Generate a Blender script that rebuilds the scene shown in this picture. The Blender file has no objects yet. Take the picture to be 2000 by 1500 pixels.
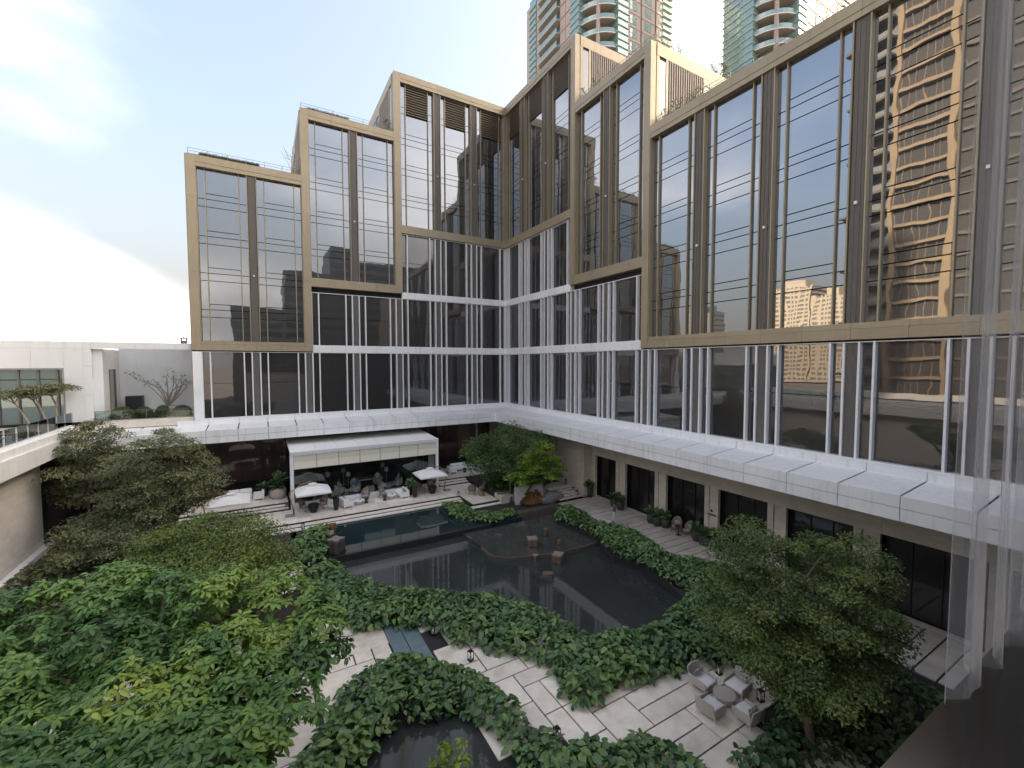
import bpy, math, random
import numpy as np
from mathutils import Vector, Matrix
R = math.radians
sc = bpy.context.scene
col = sc.collection

# ------------------------------------------------------------------ camera
cam_d = bpy.data.cameras.new("camera")
cam = bpy.data.objects.new("camera", cam_d); col.objects.link(cam)
cam_d.sensor_width = 36.0
cam_d.lens = 843.4 * 36 / 2000
cam_d.clip_start = 0.05; cam_d.clip_end = 4000
def cam_matrix(head, pitch, roll, loc):
    h, p, r = R(head), R(pitch), R(roll)
    fw = Vector((math.sin(h)*math.cos(p), math.cos(h)*math.cos(p), math.sin(p)))
    rt = Vector((math.cos(h), -math.sin(h), 0)); up = rt.cross(fw)
    r2 = rt*math.cos(r) + up*math.sin(r); u2 = -rt*math.sin(r) + up*math.cos(r)
    m = Matrix((r2, u2, -fw)).transposed().to_4x4(); m.translation = loc
    return m
cam.matrix_world = cam_matrix(30.109, -2.762, -0.076, Vector((-26.91, -47.97, 0)))
sc.camera = cam

# ------------------------------------------------------------------ sky and sun
SUN_DIR = Vector((1.0, -0.28, 0.50)).normalized()
SUN_EL = math.asin(SUN_DIR.z); SUN_AZ = math.atan2(SUN_DIR.x, SUN_DIR.y)
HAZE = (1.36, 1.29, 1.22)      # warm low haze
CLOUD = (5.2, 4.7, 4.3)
world = bpy.data.worlds.new("World"); sc.world = world; world.use_nodes = True
nt = world.node_tree; N = nt.nodes; LK = nt.links
for n in list(N): N.remove(n)
out = N.new("ShaderNodeOutputWorld"); bg = N.new("ShaderNodeBackground")
sky = N.new("ShaderNodeTexSky"); sky.sky_type = 'NISHITA'; sky.sun_disc = False
sky.sun_elevation = SUN_EL; sky.sun_rotation = SUN_AZ
sky.air_density = 1.1; sky.dust_density = 9.0; sky.ozone_density = 1.3; sky.altitude = 10
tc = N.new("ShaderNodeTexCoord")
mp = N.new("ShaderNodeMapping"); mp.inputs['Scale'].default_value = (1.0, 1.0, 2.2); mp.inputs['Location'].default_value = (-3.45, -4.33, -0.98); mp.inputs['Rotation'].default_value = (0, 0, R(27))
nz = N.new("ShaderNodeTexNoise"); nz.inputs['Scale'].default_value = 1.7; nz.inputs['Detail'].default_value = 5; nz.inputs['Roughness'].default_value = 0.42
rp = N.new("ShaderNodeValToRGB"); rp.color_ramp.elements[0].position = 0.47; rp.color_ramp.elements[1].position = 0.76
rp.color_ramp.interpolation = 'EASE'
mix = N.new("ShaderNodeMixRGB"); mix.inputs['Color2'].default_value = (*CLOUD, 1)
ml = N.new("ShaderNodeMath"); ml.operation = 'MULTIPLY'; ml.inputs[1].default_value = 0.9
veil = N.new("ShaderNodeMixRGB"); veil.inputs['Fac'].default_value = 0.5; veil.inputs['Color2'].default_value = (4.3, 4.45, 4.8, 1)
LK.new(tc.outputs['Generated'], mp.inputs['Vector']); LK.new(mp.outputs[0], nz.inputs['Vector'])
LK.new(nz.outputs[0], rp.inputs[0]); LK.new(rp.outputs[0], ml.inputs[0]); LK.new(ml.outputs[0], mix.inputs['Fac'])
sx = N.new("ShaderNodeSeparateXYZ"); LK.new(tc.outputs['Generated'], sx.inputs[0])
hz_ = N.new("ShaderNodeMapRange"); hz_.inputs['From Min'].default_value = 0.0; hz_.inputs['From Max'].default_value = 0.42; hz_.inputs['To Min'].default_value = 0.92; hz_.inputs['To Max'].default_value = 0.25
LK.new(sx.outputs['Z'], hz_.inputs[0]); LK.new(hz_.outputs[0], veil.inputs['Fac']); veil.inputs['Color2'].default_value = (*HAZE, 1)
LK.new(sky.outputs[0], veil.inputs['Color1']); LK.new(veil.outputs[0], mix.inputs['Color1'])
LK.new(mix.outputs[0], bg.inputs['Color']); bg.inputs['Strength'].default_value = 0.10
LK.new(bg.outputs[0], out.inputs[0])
sun_d = bpy.data.lights.new("sun", 'SUN'); sun_d.energy = 4.5; sun_d.angle = R(0.6); sun_d.color = (1.0, 0.80, 0.58)
sun = bpy.data.objects.new("sun", sun_d); col.objects.link(sun)
sun.rotation_euler = SUN_DIR.to_track_quat('Z', 'Y').to_euler()
sc.view_settings.view_transform = 'Standard'; sc.view_settings.look = 'None'
sc.view_settings.exposure = 2.65; sc.view_settings.gamma = 1.0
sc.render.engine = 'CYCLES'
sc.cycles.use_denoising = True; sc.cycles.max_bounces = 10; sc.cycles.diffuse_bounces = 7; sc.cycles.glossy_bounces = 4
sc.cycles.transparent_max_bounces = 16; sc.cycles.caustics_reflective = False; sc.cycles.caustics_refractive = False
sc.cycles.sample_clamp_indirect = 6.0

# ------------------------------------------------------------------ helpers
rng = random.Random(7)
def nprng(s): return np.random.default_rng(s)
MATS = {}
def new_mat(name):
    m = bpy.data.materials.new(name); m.use_nodes = True; MATS[name] = m
    nt = m.node_tree; b = nt.nodes['Principled BSDF']
    return m, nt, b
def mat(name, c, rough=0.6, metal=0.0, noise=0.0, nscale=2.0, bump=0.0, bscale=30.0, rand=0.0, spec=0.5, stretch=None, dirt=None):
    m, nt, b = new_mat(name)
    b.inputs['Base Color'].default_value = (*c, 1); b.inputs['Roughness'].default_value = rough
    b.inputs['Metallic'].default_value = metal; b.inputs['Specular IOR Level'].default_value = spec
    L = nt.links.new
    geo = nt.nodes.new("ShaderNodeNewGeometry"); vec = geo.outputs['Position']
    if stretch:
        mpn = nt.nodes.new("ShaderNodeMapping"); mpn.inputs['Scale'].default_value = stretch
        L(vec, mpn.inputs['Vector']); vec = mpn.outputs[0]
    src = None
    if noise or rand:
        hsv = nt.nodes.new("ShaderNodeHueSaturation"); hsv.inputs['Color'].default_value = (*c, 1)
        val = None
        if noise:
            n1 = nt.nodes.new("ShaderNodeTexNoise"); n1.inputs['Scale'].default_value = nscale; n1.inputs['Detail'].default_value = 6; n1.inputs['Roughness'].default_value = 0.62
            L(vec, n1.inputs['Vector'])
            mr = nt.nodes.new("ShaderNodeMapRange"); mr.inputs['From Min'].default_value = 0.3; mr.inputs['From Max'].default_value = 0.7
            mr.inputs['To Min'].default_value = 1-noise; mr.inputs['To Max'].default_value = 1+noise; L(n1.outputs[0], mr.inputs[0]); val = mr.outputs[0]
        if rand:
            oi = nt.nodes.new("ShaderNodeObjectInfo"); m2 = nt.nodes.new("ShaderNodeMapRange")
            m2.inputs['To Min'].default_value = 1-rand; m2.inputs['To Max'].default_value = 1+rand; L(oi.outputs['Random'], m2.inputs[0])
            if val is None: val = m2.outputs[0]
            else:
                mm = nt.nodes.new("ShaderNodeMath"); mm.operation = 'MULTIPLY'; L(val, mm.inputs[0]); L(m2.outputs[0], mm.inputs[1]); val = mm.outputs[0]
        L(val, hsv.inputs['Value']); src = hsv.outputs[0]
    if dirt:
        n3 = nt.nodes.new("ShaderNodeTexNoise"); n3.inputs['Scale'].default_value = dirt[1]; n3.inputs['Detail'].default_value = 8; dm = nt.nodes.new('ShaderNodeMapping'); dm.inputs['Scale'].default_value = dirt[3] if len(dirt) > 3 else (1, 1, 1); L(geo.outputs['Position'], dm.inputs['Vector']); L(dm.outputs[0], n3.inputs['Vector'])
        r3 = nt.nodes.new("ShaderNodeMapRange"); r3.inputs['From Min'].default_value = 0.52; r3.inputs['From Max'].default_value = 0.75; r3.inputs['To Max'].default_value = dirt[2]; L(n3.outputs[0], r3.inputs[0])
        mx = nt.nodes.new("ShaderNodeMixRGB"); mx.inputs['Color1'].default_value = (*c, 1); mx.inputs['Color2'].default_value = (*dirt[0], 1)
        if src: L(src, mx.inputs['Color1'])
        L(r3.outputs[0], mx.inputs['Fac']); src = mx.outputs[0]
    if src: L(src, b.inputs['Base Color'])
    if bump:
        n2 = nt.nodes.new("ShaderNodeTexNoise"); n2.inputs['Scale'].default_value = bscale; n2.inputs['Detail'].default_value = 5; L(vec, n2.inputs['Vector'])
        bp = nt.nodes.new("ShaderNodeBump"); bp.inputs['Strength'].default_value = 1.0; bp.inputs['Distance'].default_value = bump; L(n2.outputs[0], bp.inputs['Height']); L(bp.outputs[0], b.inputs['Normal'])
    return m
def mirror_glass(name, tint=(0.82, 0.85, 0.89), base=(0.012, 0.013, 0.015), f0=0.30, wave=0.010):
    m, nt, b = new_mat(name); L = nt.links.new
    b.inputs['Base Color'].default_value = (*base, 1); b.inputs['Roughness'].default_value = 0.4
    gl = nt.nodes.new("ShaderNodeBsdfGlossy"); gl.inputs['Color'].default_value = (*tint, 1); gl.inputs['Roughness'].default_value = 0.012
    fr = nt.nodes.new("ShaderNodeFresnel"); fr.inputs['IOR'].default_value = 1.5
    mr = nt.nodes.new("ShaderNodeMapRange"); mr.inputs['To Min'].default_value = f0; mr.inputs['To Max'].default_value = 1.0; L(fr.outputs[0], mr.inputs[0])
    mx = nt.nodes.new("ShaderNodeMixShader"); L(mr.outputs[0], mx.inputs[0]); L(b.outputs[0], mx.inputs[1]); L(gl.outputs[0], mx.inputs[2])
    geo = nt.nodes.new("ShaderNodeNewGeometry"); mpn = nt.nodes.new("ShaderNodeMapping"); mpn.inputs['Scale'].default_value = (0.55, 0.55, 0.30); L(geo.outputs['Position'], mpn.inputs['Vector'])
    nz = nt.nodes.new("ShaderNodeTexNoise"); nz.inputs['Scale'].default_value = 1.3; nz.inputs['Detail'].default_value = 1.5; L(mpn.outputs[0], nz.inputs['Vector'])
    bp = nt.nodes.new("ShaderNodeBump"); bp.inputs['Distance'].default_value = wave; L(nz.outputs[0], bp.inputs['Height']); L(bp.outputs[0], gl.inputs['Normal'])
    L(mx.outputs[0], nt.nodes['Material Output'].inputs[0]); return m
def clear_glass(name, tint=(0.9, 0.95, 0.94), refl=0.12, opac=0.0):
    m, nt, b = new_mat(name); L = nt.links.new
    tr = nt.nodes.new("ShaderNodeBsdfTransparent"); tr.inputs['Color'].default_value = (*tint, 1)
    gl = nt.nodes.new("ShaderNodeBsdfGlossy"); gl.inputs['Roughness'].default_value = 0.01; gl.inputs['Color'].default_value = (0.9, 0.95, 0.95, 1)
    fr = nt.nodes.new("ShaderNodeFresnel"); fr.inputs['IOR'].default_value = 1.5
    ad = nt.nodes.new("ShaderNodeMath"); ad.inputs[1].default_value = refl; ad.use_clamp = True; L(fr.outputs[0], ad.inputs[0])
    mx = nt.nodes.new("ShaderNodeMixShader"); L(ad.outputs[0], mx.inputs[0]); L(tr.outputs[0], mx.inputs[1]); L(gl.outputs[0], mx.inputs[2])
    L(mx.outputs[0], nt.nodes['Material Output'].inputs[0]); return m
def water_mat(name, c, rough=0.03, rip=0.004, rscale=5.0):
    m, nt, b = new_mat(name); L = nt.links.new
    b.inputs['Base Color'].default_value = (*c, 1); b.inputs['Roughness'].default_value = rough; b.inputs['IOR'].default_value = 1.65
    geo = nt.nodes.new("ShaderNodeNewGeometry"); nz = nt.nodes.new("ShaderNodeTexNoise"); nz.inputs['Scale'].default_value = rscale; nz.inputs['Detail'].default_value = 3
    L(geo.outputs['Position'], nz.inputs['Vector']); bp = nt.nodes.new("ShaderNodeBump"); bp.inputs['Distance'].default_value = rip; L(nz.outputs[0], bp.inputs['Height']); L(bp.outputs[0], b.inputs['Normal'])
    n2 = nt.nodes.new("ShaderNodeTexNoise"); n2.inputs['Scale'].default_value = 0.35; n2.inputs['Detail'].default_value = 4; L(geo.outputs['Position'], n2.inputs['Vector'])
    hs = nt.nodes.new("ShaderNodeHueSaturation"); hs.inputs['Color'].default_value = (*c, 1); mr = nt.nodes.new("ShaderNodeMapRange"); mr.inputs['From Min'].default_value = .3; mr.inputs['From Max'].default_value = .7; mr.inputs['To Min'].default_value = .8; mr.inputs['To Max'].default_value = 1.2
    L(n2.outputs[0], mr.inputs[0]); L(mr.outputs[0], hs.inputs['Value']); L(hs.outputs[0], b.inputs['Base Color']); return m
def leaf_mat(name, cols, rough=0.45, trans=0.25):
    m, nt, b = new_mat(name); L = nt.links.new
    at = nt.nodes.new("ShaderNodeAttribute"); at.attribute_name = "tint"
    cr = nt.nodes.new("ShaderNodeValToRGB"); e = cr.color_ramp.elements
    for i, c in enumerate(cols):
        p = i/(len(cols)-1)
        if i == 0: e[0].position = 0; e[0].color = (*c, 1)
        elif i == len(cols)-1: e[-1].position = 1; e[-1].color = (*c, 1)
        else: k = e.new(p); k.color = (*c, 1)
    L(at.outputs['Fac'], cr.inputs[0]); L(cr.outputs[0], b.inputs['Base Color'])
    b.inputs['Roughness'].default_value = rough; b.inputs['Specular IOR Level'].default_value = 0.4
    tl = nt.nodes.new("ShaderNodeBsdfTranslucent"); L(cr.outputs[0], tl.inputs['Color'])
    mx = nt.nodes.new("ShaderNodeMixShader"); mx.inputs[0].default_value = trans; L(b.outputs[0], mx.inputs[1]); L(tl.outputs[0], mx.inputs[2])
    L(mx.outputs[0], nt.nodes['Material Output'].inputs[0]); return m

def tag(o, label=None, cat=None, group=None, kind=None):
    if label: o["label"] = label
    if cat: o["category"] = cat
    if group: o["group"] = group
    if kind: o["kind"] = kind
    return o
def empty(name, loc=(0, 0, 0), rz=0.0, label=None, cat=None, group=None):
    o = bpy.data.objects.new(name, None); o.empty_display_size = 0.2; col.objects.link(o)
    o.location = loc; o.rotation_euler = (0, 0, rz); return tag(o, label, cat, group)
def link(name, me, parent=None):
    o = bpy.data.objects.new(name, me); col.objects.link(o)
    if parent is not None: o.parent = parent
    return o
class MB:
    def __init__(s): s.v = []; s.f = []
    def box(s, x0, x1, y0, y1, z0, z1):
        i = len(s.v); s.v += [(x0,y0,z0),(x1,y0,z0),(x1,y1,z0),(x0,y1,z0),(x0,y0,z1),(x1,y0,z1),(x1,y1,z1),(x0,y1,z1)]
        s.f += [(i,i+3,i+2,i+1),(i+4,i+5,i+6,i+7),(i,i+1,i+5,i+4),(i+1,i+2,i+6,i+5),(i+2,i+3,i+7,i+6),(i+3,i,i+4,i+7)]; return s
    def prism(s, poly, z0, z1):
        n = len(poly); i = len(s.v)
        zz0 = z0 if hasattr(z0, '__len__') else [z0]*n; zz1 = z1 if hasattr(z1, '__len__') else [z1]*n
        s.v += [(p[0], p[1], zz0[k]) for k, p in enumerate(poly)] + [(p[0], p[1], zz1[k]) for k, p in enumerate(poly)]
        s.f += [tuple(reversed(range(i, i+n))), tuple(range(i+n, i+2*n))] + [(i+k, i+(k+1)%n, i+n+(k+1)%n, i+n+k) for k in range(n)]; return s
    def tube(s, pts, rad, n=8, cap=True):
        pts = [Vector(p) for p in pts]; base = len(s.v); m = len(pts)
        if not hasattr(rad, '__len__'): rad = [rad]*m
        for k, p in enumerate(pts):
            d = (pts[min(k+1, m-1)] - pts[max(k-1, 0)]).normalized()
            a = d.cross(Vector((0, 0, 1))) if abs(d.z) < 0.95 else d.cross(Vector((1, 0, 0))); a.normalize(); b = d.cross(a)
            for j in range(n):
                t = 2*math.pi*j/n; s.v.append(tuple(p + (a*math.cos(t) + b*math.sin(t))*rad[k]))
        for k in range(m-1):
            for j in range(n):
                s.f.append((base+k*n+j, base+k*n+(j+1)%n, base+(k+1)*n+(j+1)%n, base+(k+1)*n+j))
        if cap:
            s.f.append(tuple(range(base, base+n))); s.f.append(tuple(reversed(range(base+(m-1)*n, base+m*n))))
        return s
    def lathe(s, prof, n=16, c=(0, 0, 0), wob=None):
        base = len(s.v); m = len(prof)
        for k, (r, z) in enumerate(prof):
            for j in range(n):
                t = 2*math.pi*j/n; w = wob(t) if wob else 1.0; s.v.append((c[0]+r*w*math.cos(t), c[1]+r*w*math.sin(t), c[2]+z))
        for k in range(m-1):
            for j in range(n): s.f.append((base+k*n+j, base+k*n+(j+1)%n, base+(k+1)*n+(j+1)%n, base+(k+1)*n+j))
        s.f.append(tuple(reversed(range(base, base+n)))); s.f.append(tuple(range(base+(m-1)*n, base+m*n))); return s
    def quad(s, a, b, c, d): i = len(s.v); s.v += [a, b, c, d]; s.f.append((i, i+1, i+2, i+3)); return s
    def grid(s, fn, nu, nv):
        i = len(s.v)
        for a in range(nu+1):
            for b in range(nv+1): s.v.append(tuple(fn(a/nu, b/nv)))
        for a in range(nu):
            for b in range(nv): s.f.append((i+a*(nv+1)+b, i+(a+1)*(nv+1)+b, i+(a+1)*(nv+1)+b+1, i+a*(nv+1)+b+1))
        return s
    def mesh(s, name, m, smooth=False):
        me = bpy.data.meshes.new(name); me.from_pydata([tuple(v) for v in s.v], [], s.f); me.update(calc_edges=True)
        me.materials.append(MATS[m] if isinstance(m, str) else m)
        if smooth: me.polygons.foreach_set('use_smooth', [True]*len(me.polygons))
        return me
    def build(s, name, m, parent=None, smooth=False, bevel=0.0):
        o = link(name, s.mesh(name, m, smooth), parent)
        if bevel:
            md = o.modifiers.new("bevel", 'BEVEL'); md.width = bevel; md.segments = 2; md.limit_method = 'ANGLE'
        return o
_UC = {}
def ucube(m):
    if m not in _UC: _UC[m] = MB().box(-.5, .5, -.5, .5, -.5, .5).mesh("block_" + m, m)
    return _UC[m]
def bx(name, m, x0, x1, y0, y1, z0, z1, parent=None, rot=None):
    o = link(name, ucube(m), parent)
    o.location = ((x0+x1)/2, (y0+y1)/2, (z0+z1)/2); o.scale = (abs(x1-x0), abs(y1-y0), abs(z1-z0))
    if rot: o.rotation_euler = rot
    return o
def copy_tree(o, parent=None):
    c = o.copy(); col.objects.link(c); c.parent = parent
    for ch in o.children: copy_tree(ch, c)
    return c
def sub(child, part):
    """hang a piece on a part: both were placed in the space of the same thing."""
    child.parent = part
    child.matrix_parent_inverse = Matrix.LocRotScale(part.location, part.rotation_euler, part.scale).inverted()
    return child
def structure(o): o["kind"] = "structure"; return o

def np_mesh(name, V, F, tint, m, smooth=False):
    me = bpy.data.meshes.new(name); nv, nf, k = len(V), len(F), F.shape[1]
    me.vertices.add(nv); me.vertices.foreach_set('co', V.astype(np.float32).ravel())
    me.loops.add(nf*k); me.loops.foreach_set('vertex_index', F.astype(np.int32).ravel())
    me.polygons.add(nf); me.polygons.foreach_set('loop_start', (np.arange(nf)*k).astype(np.int32)); me.polygons.foreach_set('loop_total', np.full(nf, k, np.int32))
    a = me.attributes.new('tint', 'FLOAT', 'POINT'); a.data.foreach_set('value', tint.astype(np.float32))
    me.update(calc_edges=True); me.materials.append(MATS[m])
    if smooth: me.polygons.foreach_set('use_smooth', np.ones(nf, bool))
    return me
def unit(a): return a/np.maximum(np.linalg.norm(a, axis=1, keepdims=True), 1e-6)
def leaf_arrays(P, D, Nn, L, W, T, fold=0.18, droop=0.15):
    """oval leaves: midrib plus a two-facet blade on each side."""
    S = unit(np.cross(Nn, D)); U = unit(np.cross(D, S)); L = L[:, None]; W = W[:, None]
    tip = P + D*L - U*L*droop; q1 = P + D*L*0.33; q2 = P + D*L*0.72 - U*L*droop*0.45
    V = np.stack([P, q1 + S*W*.5 + U*W*fold, q2 + S*W*.40 + U*W*fold*.8, tip, q2 - S*W*.40 + U*W*fold*.8, q1 - S*W*.5 + U*W*fold], 1)
    n = len(P); b = (np.arange(n)*6)[:, None]
    F = np.concatenate([b + np.array([[0, 3, 2, 1]]), b + np.array([[0, 5, 4, 3]])])
    return V.reshape(-1, 3), F, np.repeat(T, 6)
def small_arrays(P, D, Nn, L, W, T):
    S = unit(np.cross(Nn, D)); L = L[:, None]; W = W[:, None]
    V = np.stack([P, P + D*L*.5 + S*W*.5, P + D*L, P + D*L*.5 - S*W*.5], 1)
    F = (np.arange(len(P))*4)[:, None] + np.array([[0, 1, 2, 3]])
    return V.reshape(-1, 3), F, np.repeat(T, 4)
def rand_dir(g, n): return unit(g.normal(size=(n, 3)))
def crown_points(clumps, rad, per, g, flat=0.6, shell=0.45):
    C = np.array(clumps, float); n = len(C); rr = rad*g.uniform(.7, 1.25, n)
    d = rand_dir(g, n*per); d[:, 2] = np.where(d[:, 2] < -.3, -d[:, 2], d[:, 2]); d = unit(d)
    u = g.uniform(0, 1, n*per)**shell
    k = np.repeat(np.arange(n), per)
    P = C[k] + d*(rr[k]*u)[:, None]*np.array([1, 1, flat])
    return P, d, k
def crown_small(name, clumps, rad, per, L, W, m, seed, parent, flat=0.6, tint=(0, 1), droop=0.3):
    g = nprng(seed); P, d, k = crown_points(clumps, rad, per, g, flat)
    Nn = unit(d*.6 + np.array([0, 0, .8]) + g.normal(size=d.shape)*.45)
    D = unit(np.cross(Nn, rand_dir(g, len(P)))); D[:, 2] -= droop; D = unit(D)
    n = len(P); ct = g.uniform(0, 1, len(clumps))
    T = np.clip(tint[0] + (tint[1]-tint[0])*(.55*ct[k] + .45*g.uniform(0, 1, n)), 0, 1)
    V, F, T = small_arrays(P, D, Nn, L*g.uniform(.6, 1.3, n), W*g.uniform(.7, 1.2, n), T)
    return link(name, np_mesh(name, V, F, T, m), parent)
def crown_whorl(name, clumps, rad, per, L, W, m, seed, parent, k_leaf=8, flat=0.55, tintfn=None):
    g = nprng(seed); P, d, k = crown_points(clumps, rad, per, g, flat, .35)
    A = unit(d*.55 + np.array([0, 0, 1.0]) + g.normal(size=d.shape)*.25); n = len(P)
    ref = unit(np.cross(A, rand_dir(g, n))); bi = np.cross(A, ref)
    Ps, Ds, Ns, Ls, Ts = [], [], [], [], []
    ct = g.uniform(0, 1, len(clumps))
    for j in range(k_leaf):
        a = 2*math.pi*j/k_leaf + g.uniform(-.3, .3, n); el = g.uniform(-.55, .35, n)
        D = unit((ref*np.cos(a)[:, None] + bi*np.sin(a)[:, None])*np.cos(el)[:, None] + A*np.sin(el)[:, None])
        Ps.append(P + D*.02); Ds.append(D); Ns.append(unit(A + D*.2)); Ls.append(L*g.uniform(.65, 1.2, n)); Ts.append(ct[k]*.5 + .3*g.uniform(0, 1, n) + .2*g.uniform(0, 1, n))
    P = np.concatenate(Ps); D = np.concatenate(Ds); Nn = np.concatenate(Ns); Ls = np.concatenate(Ls); T = np.concatenate(Ts)
    if tintfn is not None: T = tintfn(P, T)
    V, F, T = leaf_arrays(P, D, Nn, Ls, Ls*W, np.clip(T, 0, 1), .12, .12)
    return link(name, np_mesh(name, V, F, T, m), parent)
def limb_path(a, b, g, bend=.15, n=5):
    a = np.array(a, float); b = np.array(b, float); L = np.linalg.norm(b-a); pts = []
    off = g.normal(size=3)*L*bend
    for i in range(n+1):
        t = i/n; p = a*(1-t) + b*t + off*math.sin(math.pi*t)*.5; p[2] += L*.08*math.sin(math.pi*t); pts.append(tuple(p))
    return pts
def trunk_mesh(mb, base, fork, clumps, g, r0, nlimb, stems=1, thin=.35):
    pts = limb_path(base, fork, g, .06); n = len(pts)
    mb.tube(pts, [r0*(1-.45*i/(n-1)) for i in range(n)], 9)
    idx = g.permutation(len(clumps))[:nlimb]
    for i in idx:
        c = clumps[i]; p = limb_path(fork, c, g, .12); m = len(p)
        mb.tube(p, [r0*.5*(1-.85*k/(m-1)) + .008 for k in range(m)], 6)
        for _ in range(2):
            c2 = clumps[int(g.integers(len(clumps)))]
            if np.linalg.norm(np.array(c2)-np.array(c)) < 2.2: q = limb_path(p[3], c2, g, .1, 3); mb.tube(q, [r0*.18, r0*.12, r0*.08, .006], 5)
def inpoly(x, y, poly):
    c = np.zeros(np.shape(x), bool); n = len(poly)
    for i in range(n):
        x1, y1 = poly[i]; x2, y2 = poly[i-1]
        if y1 == y2: continue
        c ^= ((y1 > y) != (y2 > y)) & (x < (x2-x1)*(y-y1)/(y2-y1) + x1)
    return c
def edge_dist(x, y, poly):
    d = np.full(np.shape(x), 1e9)
    for i in range(len(poly)):
        ax, ay = poly[i]; bx_, by_ = poly[i-1]; vx, vy = bx_-ax, by_-ay; l2 = vx*vx+vy*vy + 1e-9
        t = np.clip(((x-ax)*vx + (y-ay)*vy)/l2, 0, 1); d = np.minimum(d, np.hypot(x-ax-t*vx, y-ay-t*vy))
    return d
def hedge(name, label, poly, z0, H, dens, L, seed, m='leaf_hedge', cat='plants', W=.62, group=None, tint=(0, 1), edge=.55):
    g = nprng(seed); P = np.array(poly); lo, hi = P.min(0), P.max(0); area = float(np.prod(hi-lo)); n = int(area*dens)
    x = g.uniform(lo[0], hi[0], n); y = g.uniform(lo[1], hi[1], n); k = inpoly(x, y, poly); x, y = x[k], y[k]; n = len(x)
    d = edge_dist(x, y, poly)
    lump = .5 + .25*np.sin(x*2.3+seed)*np.cos(y*1.9+seed*2) + .25*np.sin(x*1.1-y*1.4+seed)
    h = H*(.42 + .58*np.clip(d/edge, 0, 1)**.7)*(.72 + .5*lump)
    f = np.where(g.uniform(0, 1, n) < .72, g.uniform(.82, 1.08, n), g.uniform(.25, .85, n))
    z = z0 + h*f
    a = g.uniform(0, 2*np.pi, n); D = np.stack([np.cos(a), np.sin(a), g.uniform(-.75, .15, n)], 1); D = unit(D)
    Nn = unit(np.stack([g.normal(0, .35, n), g.normal(0, .35, n), np.ones(n)], 1))
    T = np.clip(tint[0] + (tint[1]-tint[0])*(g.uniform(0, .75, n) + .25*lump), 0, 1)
    patch = np.sin(x*.9+seed*1.7)*np.cos(y*.7-seed) + .5*np.sin(x*2.1-y*1.6); T = np.clip(T + .09*patch, 0, 1)
    Ls = L*g.uniform(.5, 1.25, n)*(1 + .12*patch)
    V, F, T = leaf_arrays(np.stack([x, y, z], 1), D, Nn, Ls, Ls*W, T, .10, .22)
    o = link(name, np_mesh(name, V, F, T, m), None)
    return tag(o, label, cat, group, 'stuff')
# ------------------------------------------------------------------ materials
mat('bronze', (0.34, 0.285, 0.195), .42, .25, noise=.06, nscale=.8, rand=.05, dirt=((.24, .20, .145), 1.4, .35, (2.5, 2.5, .3)))
mat('bronze_dark', (0.125, 0.112, 0.10), .6, .1, noise=.18, nscale=3, stretch=(6, 6, .5))
mat('taupe', (0.12, 0.108, 0.098), .7, 0, noise=.2, nscale=2.5, stretch=(5, 5, .6), bump=.004)
mat('rib', (0.30, 0.25, 0.215), .6, 0, noise=.1)
mat('louvre', (0.16, 0.13, 0.09), .5, .3)
mat('louvre_back', (0.012, 0.011, 0.012), .8)
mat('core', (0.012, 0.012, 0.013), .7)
mat('white_panel', (0.82, 0.83, 0.835), .45, 0, noise=.035, nscale=.7, rand=.03, dirt=((.50, .50, .48), 1.6, .38, (2.2, 2.2, .35)))
mat('white_metal', (0.80, 0.81, 0.83), .4)
mat('white_wall', (0.70, 0.715, 0.715), .7, 0, noise=.03, nscale=.6, rand=.015, dirt=((.50, .50, .48), 1.2, .30, (2.5, 2.5, .3)))
mat('joint', (0.03, 0.03, 0.032), .8)
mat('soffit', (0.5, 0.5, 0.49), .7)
mat('stone', (0.60, 0.535, 0.46), .75, 0, noise=.10, nscale=1.6, bump=.003, bscale=12, rand=.06, stretch=(1, 1, 2.5))
mat('stone_pale', (0.62, 0.59, 0.55), .8, 0, noise=.08, nscale=1.3, bump=.003, bscale=10, rand=.05, stretch=(1, 1, 2))
mat('travertine', (0.76, 0.70, 0.61), .55, 0, noise=.13, nscale=1.7, bump=.002, bscale=20, rand=.12, dirt=((.40, .35, .28), 1.1, .6))
mat('walk_stone', (0.56, 0.51, 0.45), .5, 0, noise=.12, nscale=1.5, rand=.08, dirt=((.26, .24, .21), 1.2, .5))
mat('step_stone', (0.75, 0.69, 0.61), .55, 0, noise=.1, nscale=2, rand=.05)
mat('soil', (0.035, 0.03, 0.024), .95, 0, noise=.3, nscale=4)
mat('grout', (0.022, 0.021, 0.024), .9)
mat('ground', (0.13, 0.125, 0.115), .9, 0, noise=.25, nscale=.05)
mat('slate', (0.13, 0.185, 0.205), .22, 0, noise=.15, nscale=2)
mat('pool_edge', (0.03, 0.03, 0.033), .3)
mat('ledge', (0.10, 0.082, 0.068), .6, 0, noise=.25, nscale=2)
mat('black', (0.012, 0.012, 0.013), .45)
mat('black_pot', (0.022, 0.022, 0.024), .5, 0, noise=.2, nscale=6)
mat('grey_pot', (0.05, 0.047, 0.045), .7, 0, noise=.2, nscale=6)
mat('clay_pot', (0.50, 0.42, 0.36), .8, 0, noise=.12, nscale=8)
mat('wood', (0.36, 0.19, 0.09), .5, 0, noise=.2, nscale=4, stretch=(1, 1, 6))
mat('dark_wood', (0.07, 0.04, 0.028), .5, 0, noise=.2, nscale=6)
mat('mahogany', (0.10, 0.022, 0.014), .2)
mat('wicker', (0.22, 0.165, 0.125), .75, 0, noise=.35, nscale=45, bump=.006, bscale=70)
mat('rattan', (0.46, 0.42, 0.385), .75, 0, noise=.28, nscale=60, bump=.005, bscale=80)
mat('cushion', (0.82, 0.82, 0.81), .9, 0, noise=.04, nscale=5, bump=.004, bscale=9)
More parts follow.
